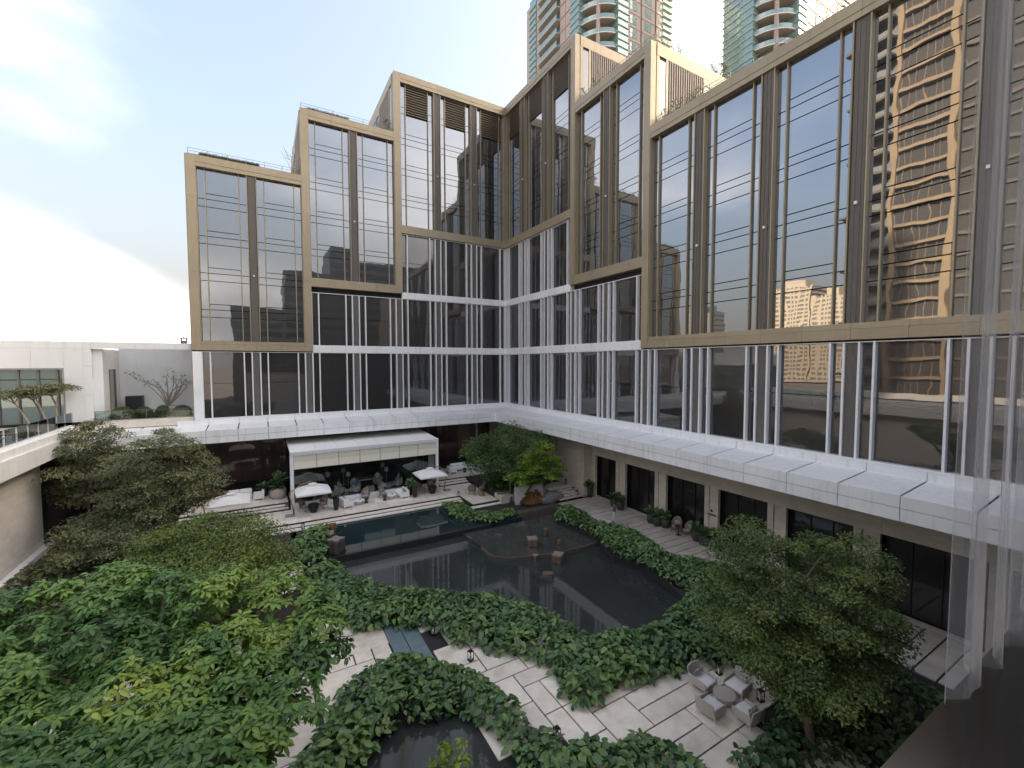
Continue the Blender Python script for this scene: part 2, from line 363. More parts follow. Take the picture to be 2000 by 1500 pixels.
mat('cushion_grey', (0.32, 0.31, 0.30), .9, 0, noise=.1, nscale=8)
mat('canvas', (0.80, 0.80, 0.78), .85, 0, noise=.03, nscale=3, bump=.01, bscale=3)
mat('white_paint', (0.78, 0.78, 0.77), .45)
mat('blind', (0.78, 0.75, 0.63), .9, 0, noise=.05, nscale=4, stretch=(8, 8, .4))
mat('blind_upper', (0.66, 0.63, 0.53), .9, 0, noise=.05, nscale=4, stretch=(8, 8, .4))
mat('lamp_shade', (0.75, 0.70, 0.60), .8)
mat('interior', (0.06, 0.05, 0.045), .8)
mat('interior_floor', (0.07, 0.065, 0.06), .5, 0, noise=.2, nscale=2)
mat('linen', (0.62, 0.60, 0.55), .9)
mat('skin', (0.42, 0.26, 0.18), .6); mat('hair', (0.012, 0.010, 0.009), .5)
mat('shirt_white', (0.75, 0.75, 0.74), .85); mat('shirt_blue', (0.22, 0.36, 0.60), .85); mat('shirt_grey', (0.14, 0.125, 0.13), .9); mat('trousers_pale', (0.48, 0.52, 0.60), .85); mat('trousers_dark', (0.03, 0.03, 0.035), .85)
mat('trunk', (0.10, 0.075, 0.055), .9, 0, noise=.3, nscale=9, bump=.012, bscale=14)
mat('trunk_pale', (0.30, 0.25, 0.19), .9, 0, noise=.25, nscale=9, bump=.01, bscale=14)
mat('petrified', (0.075, 0.062, 0.054), .7, 0, noise=.35, nscale=7, bump=.02, bscale=9, stretch=(3, 3, .6))
mat('petrified_top', (0.22, 0.185, 0.165), .7, 0, noise=.2, nscale=6)
mat('bronze_stump', (0.17, 0.125, 0.088), .45, .35, noise=.35, nscale=8)
mat('rust_rock', (0.20, 0.095, 0.04), .75, .1, noise=.45, nscale=5, bump=.04, bscale=6)
mat('rock_white', (0.50, 0.51, 0.49), .8, 0, noise=.15, nscale=3, bump=.02, bscale=5)
mat('rock_grey', (0.24, 0.25, 0.27), .6, 0, noise=.12, nscale=3, bump=.02, bscale=4)
mat('rail_metal', (0.20, 0.18, 0.15), .5, .4)
mat('room_floor', (0.004, 0.004, 0.0045), .18, 0, noise=.2, nscale=1.5)
mat('room_wall', (0.10, 0.08, 0.07), .8)
mat('tower_pink', (0.50, 0.405, 0.36), .8, 0, noise=.05, nscale=.5)
mat('tower_cream', (0.52, 0.47, 0.40), .8, 0, noise=.06, nscale=.6)
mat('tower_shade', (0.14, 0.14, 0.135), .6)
mat('tower_trim', (0.46, 0.58, 0.565), .4)
mat('tan_concrete', (0.15, 0.112, 0.072), .8, 0, noise=.08, nscale=.5)
mat('cream_concrete', (0.26, 0.225, 0.175), .8, 0, noise=.08, nscale=.3)
mat('tower_brown', (0.055, 0.047, 0.042), .7, 0, noise=.1)
mat('tower_grey', (0.09, 0.095, 0.10), .5)
mirror_glass('glass', f0=.31, wave=.0055)
mirror_glass('glass_low', tint=(.72, .72, .74), base=(.014, .013, .014), f0=.13, wave=.006)
mirror_glass('glass_brown', tint=(.7, .62, .58), base=(.10, .052, .044), f0=.09, wave=.003)
mirror_glass('glass_green', tint=(.8, .97, .94), base=(.21, .31, .295), f0=.09, wave=.01)
mirror_glass('glass_teal', tint=(.7, .85, .85), base=(.05, .10, .10), f0=.10, wave=.002)
mirror_glass('glass_podium', tint=(.6, .6, .62), base=(.008, .007, .008), f0=.05, wave=.004)
clear_glass('clear_glass', (.86, .93, .92), .05); clear_glass('pavilion_glass', (.93, .95, .95), .03)
water_mat('water_upper', (0.018, 0.034, 0.038), .02, .0008, 5); water_mat('water_lower', (0.034, 0.040, 0.040), .02, .0012, 5); water_mat('water_shelf', (0.055, 0.058, 0.055), .03, .0012, 5)
leaf_mat('leaf_hedge', [(0.033, 0.078, 0.033), (0.063, 0.136, 0.056), (0.103, 0.197, 0.072), (0.159, 0.241, 0.077), (0.183, 0.289, 0.085)], .38, .18)
leaf_mat('leaf_big', [(0.021, 0.059, 0.017), (0.047, 0.116, 0.027), (0.096, 0.19, 0.041), (0.182, 0.269, 0.046), (0.428, 0.476, 0.068)], .40, .25)
leaf_mat('leaf_fine', [(0.035, 0.062, 0.016), (0.07, 0.119, 0.024), (0.118, 0.172, 0.032), (0.219, 0.246, 0.047), (0.376, 0.298, 0.039)], .5, .3)
leaf_mat('leaf_olive', [(0.069, 0.086, 0.043), (0.127, 0.148, 0.069), (0.199, 0.215, 0.097), (0.286, 0.291, 0.14)], .55, .25)
leaf_mat('leaf_dark', [(0.037, 0.068, 0.027), (0.078, 0.124, 0.037), (0.136, 0.194, 0.052), (0.225, 0.27, 0.071)], .5, .25)
leaf_mat('leaf_mid', [(0.031, 0.072, 0.024), (0.065, 0.125, 0.037), (0.108, 0.179, 0.046), (0.166, 0.235, 0.054)], .5, .25)
leaf_mat('leaf_yellow', [(0.057, 0.114, 0.017), (0.126, 0.217, 0.025), (0.217, 0.32, 0.035), (0.343, 0.411, 0.057)], .5, .3)
leaf_mat('leaf_clip', [(0.039, 0.071, 0.02), (0.078, 0.121, 0.034), (0.118, 0.158, 0.041)], .6, .2)

# ------------------------------------------------------------------ ground, pools, paving base
structure(MB().box(-1500, 1500, -1500, 1500, -14.6, -14.0).build('ground', 'ground'))
H1 = [(-24.78, -19.11), (-23.0, -19.1), (-22.5, -21.57), (-20.94, -23.72), (-19.36, -25.29), (-17.44, -26.54), (-15.75, -28.14), (-14.83, -29.26), (-14.49, -31.08), (-13.93, -32.74), (-12.19, -33.62), (-10.28, -33.78), (-9.76, -34.57), (-9.61, -35.58), (-9.27, -36.62), (-8.87, -38.0), (-9.6, -37.6), (-11.2, -36.45), (-12.6, -36.4), (-13.35, -36.2), (-14.13, -36.1), (-15.15, -35.73), (-16.3, -35.98), (-17.12, -35.65), (-17.15, -35.04), (-16.82, -34.43), (-16.74, -33.43), (-17.09, -32.35), (-18.34, -31.34), (-18.7, -30.5), (-19.51, -30.02), (-19.98, -28.61), (-20.98, -27.79), (-21.73, -26.85), (-22.28, -27.04), (-23.18, -26.75), (-23.9, -25.34), (-24.24, -24.23), (-25.03, -22.11), (-25.44, -20.56)]
H2 = [(-25.17, -31.79), (-24.66, -30.66), (-23.33, -29.78), (-22.02, -29.71), (-20.86, -31.03), (-19.56, -32.32), (-19.34, -33.91), (-18.98, -34.27), (-19.05, -35.48), (-18.64, -36.46), (-18.56, -37.2), (-17.55, -37.03), (-17.2, -37.65), (-15.98, -37.85), (-15.57, -38.37), (-15.3, -38.98), (-15.1, -40.14), (-15.7, -40.87), (-19.75, -38.52), (-20.23, -36.75), (-20.17, -35.81), (-20.15, -34.84), (-20.91, -33.86), (-21.8, -33.61), (-22.79, -33.17), (-23.46, -33.29), (-24.1, -33.86), (-24.77, -34.51), (-25.58, -35.13), (-26.85, -34.39), (-26.54, -33.28), (-25.74, -32.56)]
H3 = [(-25.27, -13.84), (-24.2, -12.23), (-22.4, -12.31), (-22.8, -15.29), (-23.29, -16.51), (-23.73, -18.08), (-24.96, -17.79), (-25.23, -15.86)]
H4 = [(-12.82, -10.62), (-11.39, -11.81), (-11.07, -14.41), (-10.02, -15.77), (-8.04, -15.4), (-8.12, -16.59), (-11.05, -17.27), (-12.61, -15.68), (-13.24, -13.89)]
H6 = [(-11.1, -39.9), (-10.4, -39.4), (-10.6, -40.2), (-11.75, -40.82), (-13.93, -41.9), (-14.23, -40.24), (-13.85, -39.83), (-13.08, -40.05), (-12.16, -39.87)]
POND = [(-24.55, -34.04), (-23.67, -33.03), (-22.61, -32.51), (-21.54, -32.87), (-20.6, -33.13), (-19.88, -34.1), (-19.76, -35.07), (-19.93, -35.9), (-20.01, -36.68), (-22.92, -37.06)]
H5 = [(-4.8, -17.5), (-3.4, -17.7), (-3.7, -21.4), (-3.7, -23.3), (-2.6, -24.8), (-3.9, -29.0), (-2.6, -30.6), (-2.4, -32.6), (-5.9, -33.6), (-6.5, -31.0), (-5.9, -28.4), (-6.8, -26.6), (-5.6, -24.0), (-6.1, -19.4)]
Gp = [(-25.3, -47.0), (.95, -47.0), (.95, -15.75), (-3.4, -15.75), (-3.4, -17.5), (-4.8, -17.6), (-5.9, -19.4), (-5.4, -24.0), (-6.6, -26.6), (-5.7, -28.4), (-6.3, -31.0), (-7.2, -33.2), (-10.3, -33.95)] + list(reversed([(x*1.0, y-.25) for x, y in H1[2:11]])) + [(-23.1, -19.3), (-25.3, -19.3)]
structure(MB().prism(Gp, -14.0, -13.062).build('courtyard_base', 'grout'))
structure(MB().box(-46, -25.3, -47.0, 4.4, -14.0, -13.066).build('garden_ground', 'soil'))
structure(MB().box(-25.28, -1.0, -36, -17.05, -14.0, -13.55).build('lower_pool_water', 'water_lower'))
structure(MB().box(-24.9, -8.0, -17.0, -10.6, -14.0, -13.10).build('upper_pool_water', 'water_upper'))
# curved shelf pool
arc = [(-13.6, -17.35)] + [(-13.6 + .25, -20.2), (-13.35, -21.7), (-12.7, -22.55), (-11.9, -22.95), (-10.4, -23.42), (-8.65, -23.72), (-6.95, -23.83), (-5.3, -23.66), (-4.6, -23.0), (-4.6, -17.35)]
def smooth(pts, n=5):
    out = []
    for i in range(len(pts)-1):
        p0 = np.array(pts[max(i-1, 0)]); p1 = np.array(pts[i]); p2 = np.array(pts[i+1]); p3 = np.array(pts[min(i+2, len(pts)-1)])
        for k in range(n):
            t = k/n; out.append(tuple(.5*((2*p1) + (-p0+p2)*t + (2*p0-5*p1+4*p2-p3)*t*t + (-p0+3*p1-3*p2+p3)*t**3)))
    return out + [pts[-1]]
arc = [arc[0]] + smooth(arc[1:-1]) + [arc[-1]]
sh = empty('shelf_pool', (-9, -20, -13.5), 0, 'curved shallow pool shelf with brown rim in the lower pond', 'pool')
o = MB().prism(arc, -14.0, -13.34).build('shelf_water', 'water_shelf', sh); o.location = (9, 20, 13.5)
rim = MB()
for i in range(1, len(arc)-2):
    a = Vector((*arc[i], 0)); b = Vector((*arc[i+1], 0)); d = (b-a).normalized(); nn = Vector((-d.y, d.x, 0))*-.10
    rim.prism([(a.x, a.y), (b.x, b.y), (b.x+nn.x, b.y+nn.y), (a.x+nn.x, a.y+nn.y)][::-1], -14.0, -13.32)
o = rim.build('rim', 'ledge', sh); o.location = (9, 20, 13.5)
wr = empty('pool_weir', (-17, -17.1, -13.5), 0, 'black overflow wall between the dark upper pool and pond', 'pool wall')
for i in range(8):
    o = bx('wall_block', 'pool_edge', -24.9 + i*1.74, -24.9 + (i+1)*1.74 - .012, -17.22, -17.0, -14.0, -13.09, wr); o.location = Vector(o.location) - Vector(wr.location)
# stone ledge beyond the weir
lg = empty('stone_ledge', (-7, -16.1, -13.4), 0, 'brown stone ledge bordering the pond below the rock slab', 'ledge')
for i in range(4):
    o = bx('ledge_stone', 'ledge', -10.9 + i*1.86, -10.9 + (i+1)*1.86 - .015, -16.5, -15.8, -14.0, -13.0 + .012*(i % 2), lg); o.location = Vector(o.location) - Vector(lg.location)
structure(MB().box(-12.8, -3.4, -15.8, -10.6, -14.0, -13.07).build('planting_bed', 'soil'))
structure(MB().prism([(p[0], p[1]) for p in reversed(POND)], -13.06, -13.03).build('pond_water', 'water_lower'))
# stream slabs crossing the paving
st = empty('stream', (-21.3, -28, -13.03), 0, 'pale blue wet slate channel crossing the white paving', 'stream')
for i, (a, b) in enumerate([(-22.06, -21.37), (-21.33, -20.62)]):
    o = bx('slate_slab', 'slate', a, b, -30.6, -25.8, -13.058, -13.02, st); o.location = Vector(o.location) - Vector(st.location)
# paving slabs
def fill(x0, x1, y0, y1, m, skip, seed, sizes):
    g = random.Random(seed); nx = int(round((x1-x0)/m)); ny = int(round((y1-y0)/m)); used = [[False]*ny for _ in range(nx)]; out = []
    for j in range(ny):
        for i in range(nx):
            if used[i][j]: continue
            opts = sizes[:]; g.shuffle(opts)
            for w, h in opts + [(1, 1)]:
                if i+w <= nx and j+h <= ny and not any(used[i+a][j+b] for a in range(w) for b in range(h)):
                    for a in range(w):
                        for b in range(h): used[i+a][j+b] = True
                    r = (x0+i*m, x0+(i+w)*m, y0+j*m, y0+(j+h)*m)
                    if not skip(*r): out.append(r)
                    break
    return out
def deep(poly, r, dmin=.75):
    xs = np.array([r[0], r[1], r[1], r[0], (r[0]+r[1])/2]); ys = np.array([r[2], r[2], r[3], r[3], (r[2]+r[3])/2])
    return bool(np.all(inpoly(xs, ys, poly))) and bool(np.min(edge_dist(xs, ys, poly)) > .15)
H2OUT = H2[:18] + [(-19.75, -38.5), (-25.6, -35.1), (-26.5, -33.3)]
pv = structure(empty('garden_paving', (0, 0, -13.03)))
def skip1(a, b, c, d):
    r = (a, b, c, d); cx, cy = (a+b)/2, (c+d)/2
    if deep(H1, r) or deep(H2, r) or deep(H6, r): return True
    if bool(inpoly(np.array(cx), np.array(cy), POND)) or bool(inpoly(np.array(cx), np.array(cy), H2OUT)) and float(edge_dist(np.array(cx), np.array(cy), H2OUT)) > .55: return True
    if b > -22.1 and a < -20.6 and cy > -30.7 and c > -31.4: return True
    if b > -9.6 and d > -36.5 or a > -12.2 and c < -39.6: return True
    xs = np.array([a, b, b, a]); ys = np.array([c, c, d, d])
    return not bool(np.all(inpoly(xs, ys, Gp)))
for (a, b, c, d) in fill(-25.28, -8.0, -42.4, -24.23, .79, skip1, 5, [(2, 1), (3, 1), (2, 2), (4, 1), (1, 2), (3, 2)]):
    bx('paving_slab', 'travertine', a+.03, b-.03, c+.03, d-.03, -.031, rng.uniform(.026, .031), pv)
for (a, b) in ((-24.45, -22.1), (-20.58, -18.7)):
    bx('paving_slab', 'travertine', a, b, -28.2, -26.7, -.031, .0293, pv)
for (a, b, c, d) in fill(-36.5, -25.5, -42.2, -25, 1.58, lambda *r: False, 9, [(2, 1), (1, 1)]):
    bx('paving_slab', 'walk_stone', a+.02, b-.02, c+.02, d-.02, -.034, .025, pv)
# walkway along the right wing
wk = structure(empty('walkway', (0, 0, -13.03)))
y = -15.9
while y > -46:
    for (a, b) in ((-3.35, -1.25), (-1.22, .9)): bx('walkway_slab', 'walk_stone', a, b, y-.715, y, -.032, .03, wk)
    y -= .79
# pond side stepping slabs on the left
sp = empty('pool_steps', (-25.6, -18, -13), 0, 'white stone steps at the left end of the upper pool', 'steps')
for i in range(5):
    o = bx('step', 'step_stone', -27.3 + .12*i, -24.95 - .03*i, -18.3 - i*.62, -17.75 - i*.62, -13.2 - .02*i, -12.92 - .03*i, sp); o.location = Vector(o.location) - Vector(sp.location)

# ------------------------------------------------------------------ terrace and steps
ZT, ZU, ZP = -12.7, -12.25, -13.0
structure(MB().box(-33.0, -8.05, -10.0, 4.4, -14.0, ZT-.045).build('terrace_base', 'grout'))
structure(MB().box(-10.75, -8.05, -13.0, -10.02, -14.0, ZT-.046).build('terrace_corner_base', 'grout'))
tr = structure(empty('terrace_paving', (0, 0, ZT)))
def tiles(x0, x1, y0, y1, m, z, parent, matn='travertine'):
    nx = max(1, round((x1-x0)/m)); ny = max(1, round((y1-y0)/m)); dx = (x1-x0)/nx; dy = (y1-y0)/ny
    for i in range(nx):
        for j in range(ny): bx('terrace_tile', matn, x0+i*dx+.005, x0+(i+1)*dx-.005, y0+j*dy+.005, y0+(j+1)*dy-.005, z-.044, z+rng.uniform(-.002, .002), parent)
tiles(-32.9, -8.1, -9.95, -6.35, .92, 0, tr); tiles(-10.7, -8.1, -12.95, -9.96, .92, 0, tr)
structure(MB().box(-33.0, -25.1, -5.35, 4.4, -14.0, ZU-.045).build('upper_terrace_base', 'grout')); structure(MB().box(-11.3, -.25, -5.35, 4.4, -14.0, ZU-.045).build('upper_terrace_base.001', 'grout'))
structure(MB().box(-8.0, -.25, -12.0, -5.36, -14.0, ZU-.046).build('upper_terrace_base.002', 'grout'))
up_ = structure(empty('upper_terrace_paving', (0, 0, ZU)))
tiles(-32.9, -25.15, -5.3, -1.0, 1.05, 0, up_); tiles(-11.25, -.3, -5.3, -1.0, 1.05, 0, up_, 'walk_stone')
def steps(name, label, x0, x1, yb, zt, zb, n, tread=.42, axis='y', seg=2.2):
    e = empty(name, ((x0+x1)/2, yb, zb), 0, label, 'steps')
    for k in range(n):
        z = zt - (zt-zb)*(k+1)/(n+1)
        ns = max(1, round((x1-x0)/seg)); dx = (x1-x0)/ns
        for i in range(ns):
            o = bx('tread', 'step_stone', x0+i*dx+.004, x0+(i+1)*dx-.004, yb-(k+1)*tread-.05, yb-k*tread-.01, z-.075, z, e); o.location = Vector(o.location) - Vector(e.location)
        o = bx('shadow_riser', 'grout', x0+.01, x1-.01, yb-(k+1)*tread+.03, yb-k*tread, zb-.05, z-.077, e); o.location = Vector(o.location) - Vector(e.location)  # near-black riser paints in the shadow gap below each tread's nosing
    return e
def nosing(name, label, pts, z):
    pass
steps('pool_edge_steps', 'long pale stone steps from the terrace down to the dark pool', -27.0, -10.78, -9.96, ZT, -13.12, 2, .5)
steps('lounge_steps', 'three stone steps up to the lounge left of the pavilion', -32.9, -25.15, -5.31, ZU, ZT, 2, .42)
steps('lounge_steps', 'three stone steps up to the lounge right of the pavilion', -11.25, -8.1, -5.31, ZU, ZT, 2, .42)
steps('corner_steps', 'stone step round the small terrace corner with two wicker chairs', -10.95, -8.0, -12.96, ZT, -13.1, 1, .45)
steps('garden_steps', 'stone stair beside the right wing wall behind the lantern row', -2.9, -.3, -13.3, ZU, ZP, 5, .44, seg=3)
structure(MB().box(-8.0, -.25, -13.35, -12.02, -14.0, ZU-.047).build('stair_landing', 'walk_stone'))
# ------------------------------------------------------------------ hotel wings
def toloc(o, e): o.location = Vector(o.location) - Vector(e.location); return o
GLV = [31.3, 28.0, 24.7, 21.4, 18.1, 14.8, 11.5, 8.2, 4.9, 1.6]
WING = {'L': dict(P=4.58, o=4.40, last=6), 'R': dict(P=4.69, o=4.43, last=9)}
def W3(w, s, t, z): return (-s, -t, z) if w == 'L' else (-t, -s, z)
def wbx(w, name, m, s0, s1, t0, t1, z0, z1, parent, jit=0.0):
    a = W3(w, s0, t0, z0); b = W3(w, s1, t1, z1)
    o = bx(name, m, min(a[0], b[0]), max(a[0], b[0]), min(a[1], b[1]), max(a[1], b[1]), z0, z1, parent)
    if jit:
        o.rotation_euler = (rng.uniform(-jit, jit), 0, rng.uniform(-jit, jit)) if w == 'L' else (0, rng.uniform(-jit, jit), rng.uniform(-jit, jit))
    return o
HP = .34
def build_wing(w, label):
    d = WING[w]; c = [d['o'] + d['P']*k for k in range(d['last']+1)]; last = d['last']
    E = empty('hotel_wing', (0, 0, 0), 0, label, 'building', 'stepped glass hotel wings round the courtyard')
    vols = [(None, 2, 14.3, 31.35), (2, 4, 7.7, 24.9), (4, last, 1.2, 18.4)]
    sl3 = .68 if w == 'L' else .75
    def edge(k): return 0.0 if k is None else c[k] + HP
    send = c[last] + HP
    # dark cores
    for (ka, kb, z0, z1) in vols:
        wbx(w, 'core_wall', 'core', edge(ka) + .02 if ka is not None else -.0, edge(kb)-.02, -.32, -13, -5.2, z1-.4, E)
    for vi, (ka, kb, z0, z1) in enumerate(vols):
        sa = edge(ka); sb = edge(kb)
        # roof slab
        wbx(w, 'roof', 'stone', sa+.03, sb-.03, .2, -13, z1-.39, z1-.25, E)
        # columns at the high edge
        ztop = z1; 
        for kk in ([kb] if ka is None else [kb]):
            zz = z0 if kk == last else vols[vi+1][2]
            # two half panels with a joint at each storey
            cuts = [zz] + [g for g in sorted(GLV[1::2]) if zz+1 < g < ztop-1] + [ztop]
            for q in range(len(cuts)-1):
                wbx(w, 'column_panel', 'bronze', c[kk]-HP, c[kk]+HP, -.32, .30, cuts[q]+.006, cuts[q+1]-.006, E)
        if ka is None: wbx(w, 'corner_post', 'bronze', .0, .26, -.3, .26, z0+.01, z1-.01, E)
        # friezes
        s0 = (.26 if ka is None else c[ka]+HP); s1 = c[kb]-HP
        bays = [s0] + [c[k] for k in range((0 if ka is None else ka+1), kb)] + [s1]
        for q in range(len(bays)-1):
            a, b = bays[q]+.006, bays[q+1]-.006
            mid = (a+b)/2
            for (aa, bb) in ((a, mid-.006), (mid+.006, b)):
                wbx(w, 'frieze_panel', 'bronze', aa, bb, -.32, .30, z1-.60, z1, E); wbx(w, 'frieze_strip', 'bronze', aa, bb, -.32, .275, z1-.95, z1-.612, E)
                wbx(w, 'sill_panel', 'bronze', aa, bb, -.32, .29, z0, z0+.55, E); wbx(w, 'sill_strip', 'bronze', aa, bb, -.32, .265, z0+.562, z0+.86, E)
        # bays
        zg0, zg1 = z0+.86, z1-.95
        ks = list(range((0 if ka is None else ka+1), kb+1)); prev = s0
        for k in ks:
            a, b = prev, c[k]-HP
            if k != kb:
                pi_ = wbx(w, 'pilaster', 'bronze_dark', c[k]-HP+.05, c[k]+HP-.05, -.3, .14, zg0, zg1, E)
                for q in (-.12, .12): sub(wbx(w, 'pilaster_rib', 'bronze_dark', c[k]+q-.03, c[k]+q+.03, .14, .17, zg0+.02, zg1-.02, E), pi_)
                sub(wbx(w, 'lamp_box', 'white_metal', c[k]-.06, c[k]+.06, .171, .30, (zg0+zg1)/2 - 1.6, (zg0+zg1)/2 - 1.45, E), pi_)
            wbx(w, 'window_jamb', 'bronze', a, a+.07, -.3, .22, zg0, zg1, E); wbx(w, 'window_jamb', 'bronze', b-.07, b, -.3, .22, zg0, zg1, E)
            a += .07; b -= .07; nw = .60; x1, x2 = a+nw, b-nw
            for x in (x1, x2): wbx(w, 'mullion', 'bronze', x-.035, x+.035, -.28, .02, zg0, zg1, E)
            # louvres at the top of the tallest volume
            ztw = zg1
            if ka is None:
                ztw = zg1 - 3.2
                LB = MB(); 
                pa = wbx(w, 'louvre_panel', 'louvre_back', x1+.04, x2-.04, -.3, -.22, ztw+.02, zg1, E)
                for q in range(12):
                    zz = ztw + .14 + q*.262
                    sub(wbx(w, 'louvre_slat', 'louvre', x1+.04, x2-.04, -.21, -.02, zz, zz+.085, E), pa)
            def pane(s_a, s_b, za, zb):
                if zb - za < .08: return
                wbx(w, 'window_pane' if zb-za > 1.2 else 'spandrel_pane', 'glass', s_a+.01, s_b-.01, -.20, -.15, za+.03, zb-.03, E, .0011)
            def cutlist(lo, hi, wide):
                zs = [lo, hi]
                for g in GLV:
                    for q in ((.5, 0, -sl3) if wide else (0, -sl3)):
                        if lo+.25 < g+q < hi-.25: zs.append(g+q)
                return sorted(zs)
            for (p, q, wide, top) in ((a, x1-.035, False, zg1), (x1+.035, x2-.035, True, ztw), (x2+.035, b, False, zg1)):
                zs = cutlist(zg0, top, wide)
                for i in range(len(zs)-1): pane(p, q, zs[i], zs[i+1])
            prev = c[k]+HP
    # white framed rows below
    rows = [(-5.0, 1.1, last), (1.85, 7.15, 4), (7.85, 14.25, 2)]
    for ri, (z0, z1, kend) in enumerate(rows):
        prev = .18; zm = z0 + (z1-z0)*.52
        wbx(w, 'corner_post', 'white_metal', .0, .2, -.3, .2, z0, z1, E)
        for k in range(0, kend+1):
            a, b = prev, c[k]-HP
            nw = .64; x1, x2 = a+nw, b-nw
            for x in (a, x1, x2, b): wbx(w, 'white_mullion', 'white_metal', x-.05, x+.05, -.28, .16, z0, z1, E)
            for (p, q) in ((a+.05, x1-.05), (x1+.05, x2-.05), (x2+.05, b-.05)):
                wbx(w, 'lower_pane', 'glass_low', p+.005, q-.005, -.2, -.15, z0+.03, zm-.02, E, .001); wbx(w, 'lower_pane', 'glass_low', p+.005, q-.005, -.2, -.15, zm+.02, z1-.03, E, .001)
            if k < kend: wbx(w, 'grey_pilaster', 'taupe', c[k]-HP+.05, c[k]+HP-.05, -.3, .04, z0, z1, E)
            elif ri == 0: wbx(w, 'end_column', 'white_panel', c[k]-HP+.05, c[k]+HP, -.3, .25, z0-.1, z1, E)
            prev = c[k]+HP
        send_r = c[kend] - (HP if kend != last else -HP)
        sbeg = 0 if ri == 0 else 0
        n = max(1, round((send_r)/2.3)); dx = send_r/n
        # white band above this row (not where a bronze volume starts)
        if ri < 2:
            lim = c[rows[ri+1][2]] - HP; n = max(1, round(lim/2.3)); dx = lim/n
            for i in range(n):
                wbx(w, 'band_panel', 'white_panel', max(.2, i*dx)+.004, (i+1)*dx-.004, -.3, .2, z1, rows[ri+1][0], E)
        if ri == 0:
            n = round(send/2.3); dx = send/n
            for i in range(n): wbx(w, 'base_sill', 'white_metal', max(.2, i*dx)+.003, (i+1)*dx-.003, -.3, .19, z0-.12, z0, E)
        # thin white head frame
        wbx(w, 'head_frame', 'white_metal', .2, c[kend]-HP+.05, -.28, .13, z1-.05, z1-.001, E)
    # return walls above the lower roofs
    for (kk, zb, zt) in ((2, 24.5, 31.35), (4, 18.0, 24.9)):
        s = c[kk]+HP
        def rb(name, m, t0, t1, z0, z1, p=.05, q=0.0): wbx(w, name, m, s+q, s+p, t0, t1, z0, z1, E)
        rb('return_column', 'bronze', -.325, -.62, zb, zt-.96, .04)
        n = 5
        for i in range(n): rb('return_frieze', 'bronze', -.325-i*2.5-.006, -.325-(i+1)*2.5+.006, zt-.95, zt-.01, .06)
        rb('slot_window', 'glass_low', -.65, -1.35, zb, zt-1.2, .015, -.02); rb('return_jamb', 'bronze', -1.36, -1.62, zb, zt-.96, .05)
        rb('rib_backing', 'bronze_dark', -1.63, -5.9, zb, zt-.96, .01, -.02)
        for i in range(15): rb('rib', 'rib', -1.72-i*.275, -1.72-i*.275-.13, zb, zt-.97, .09, .011)
        rb('return_jamb', 'bronze', -5.92, -6.1, zb, zt-.96, .06); rb('return_head', 'bronze', -6.12, -12.8, zt-1.5, zt-.96, .05)
        for i in range(4):
            rb('return_pane', 'glass_low', -6.15-i*1.65, -6.15-(i+1)*1.65+.1, zb, zt-1.52, .0, -.03); rb('return_mullion', 'bronze', -6.15-(i+1)*1.65+.1, -6.15-(i+1)*1.65, zb, zt-1.52, .04)
        rb('return_end', 'bronze', -12.82, -13.0, zb, zt-.96, .03)
    return E, c
EL, cL = build_wing('L', 'stepped bronze and glass hotel wing on the left behind the pavilion')
ER, cR = build_wing('R', 'stepped bronze and glass hotel wing on the right, seen at a slant')
wbx('R', 'far_block', 'bronze', cR[9]+HP+.01, 68, -.3, -13, -13, 18.38, ER)  # plain unseen extension of the wing, added to block sun from the south
# left wing's far end wall
bx('end_wall', 'bronze', -cL[6]-HP-.06, -cL[6]-HP-.005, -.25, 13, -5.2, 18.38, EL)
# ------------------------------------------------------------------ roof railings, hedges and plants
def railing(w, label, s0, s1, z, t=-.25, ret=None):
    e = empty('roof_railing', W3(w, (s0+s1)/2, t, z), 0, label, 'railing', 'thin railings along the hotel roofs')
    n = max(2, round((s1-s0)/1.5))
    for i in range(n+1):
        s = s0+(s1-s0)*i/n; toloc(wbx(w, 'post', 'rail_metal', s-.02, s+.02, t-.02, t+.02, z, z+.72, e), e)
    for q in (.22, .45, .70): toloc(wbx(w, 'rail', 'rail_metal', s0, s1, t-.012, t+.012, z+q, z+q+.025, e), e)
    if ret:
        s = s1-.1
        for q in (.22, .45, .70): toloc(wbx(w, 'rail', 'rail_metal', s-.012, s+.012, t, t-ret, z+q, z+q+.025, e), e)
        for i in range(1, 8): toloc(wbx(w, 'post', 'rail_metal', s-.02, s+.02, t-ret*i/7-.02, t-ret*i/7+.02, z, z+.72, e), e)
railing('L', 'thin railing on the lowest roof of the left wing', cL[4]+.5, cL[6]+.2, 18.4)
railing('L', 'thin railing on the middle roof of the left wing', cL[2]+.5, cL[4]+.2, 24.9)
railing('R', 'thin railing on the middle roof of the right wing', cR[2]+.5, cR[4]+.2, 24.9, ret=11)
railing('R', 'long thin railing on the lowest roof of the right wing', cR[4]+.5, cR[9], 18.4)
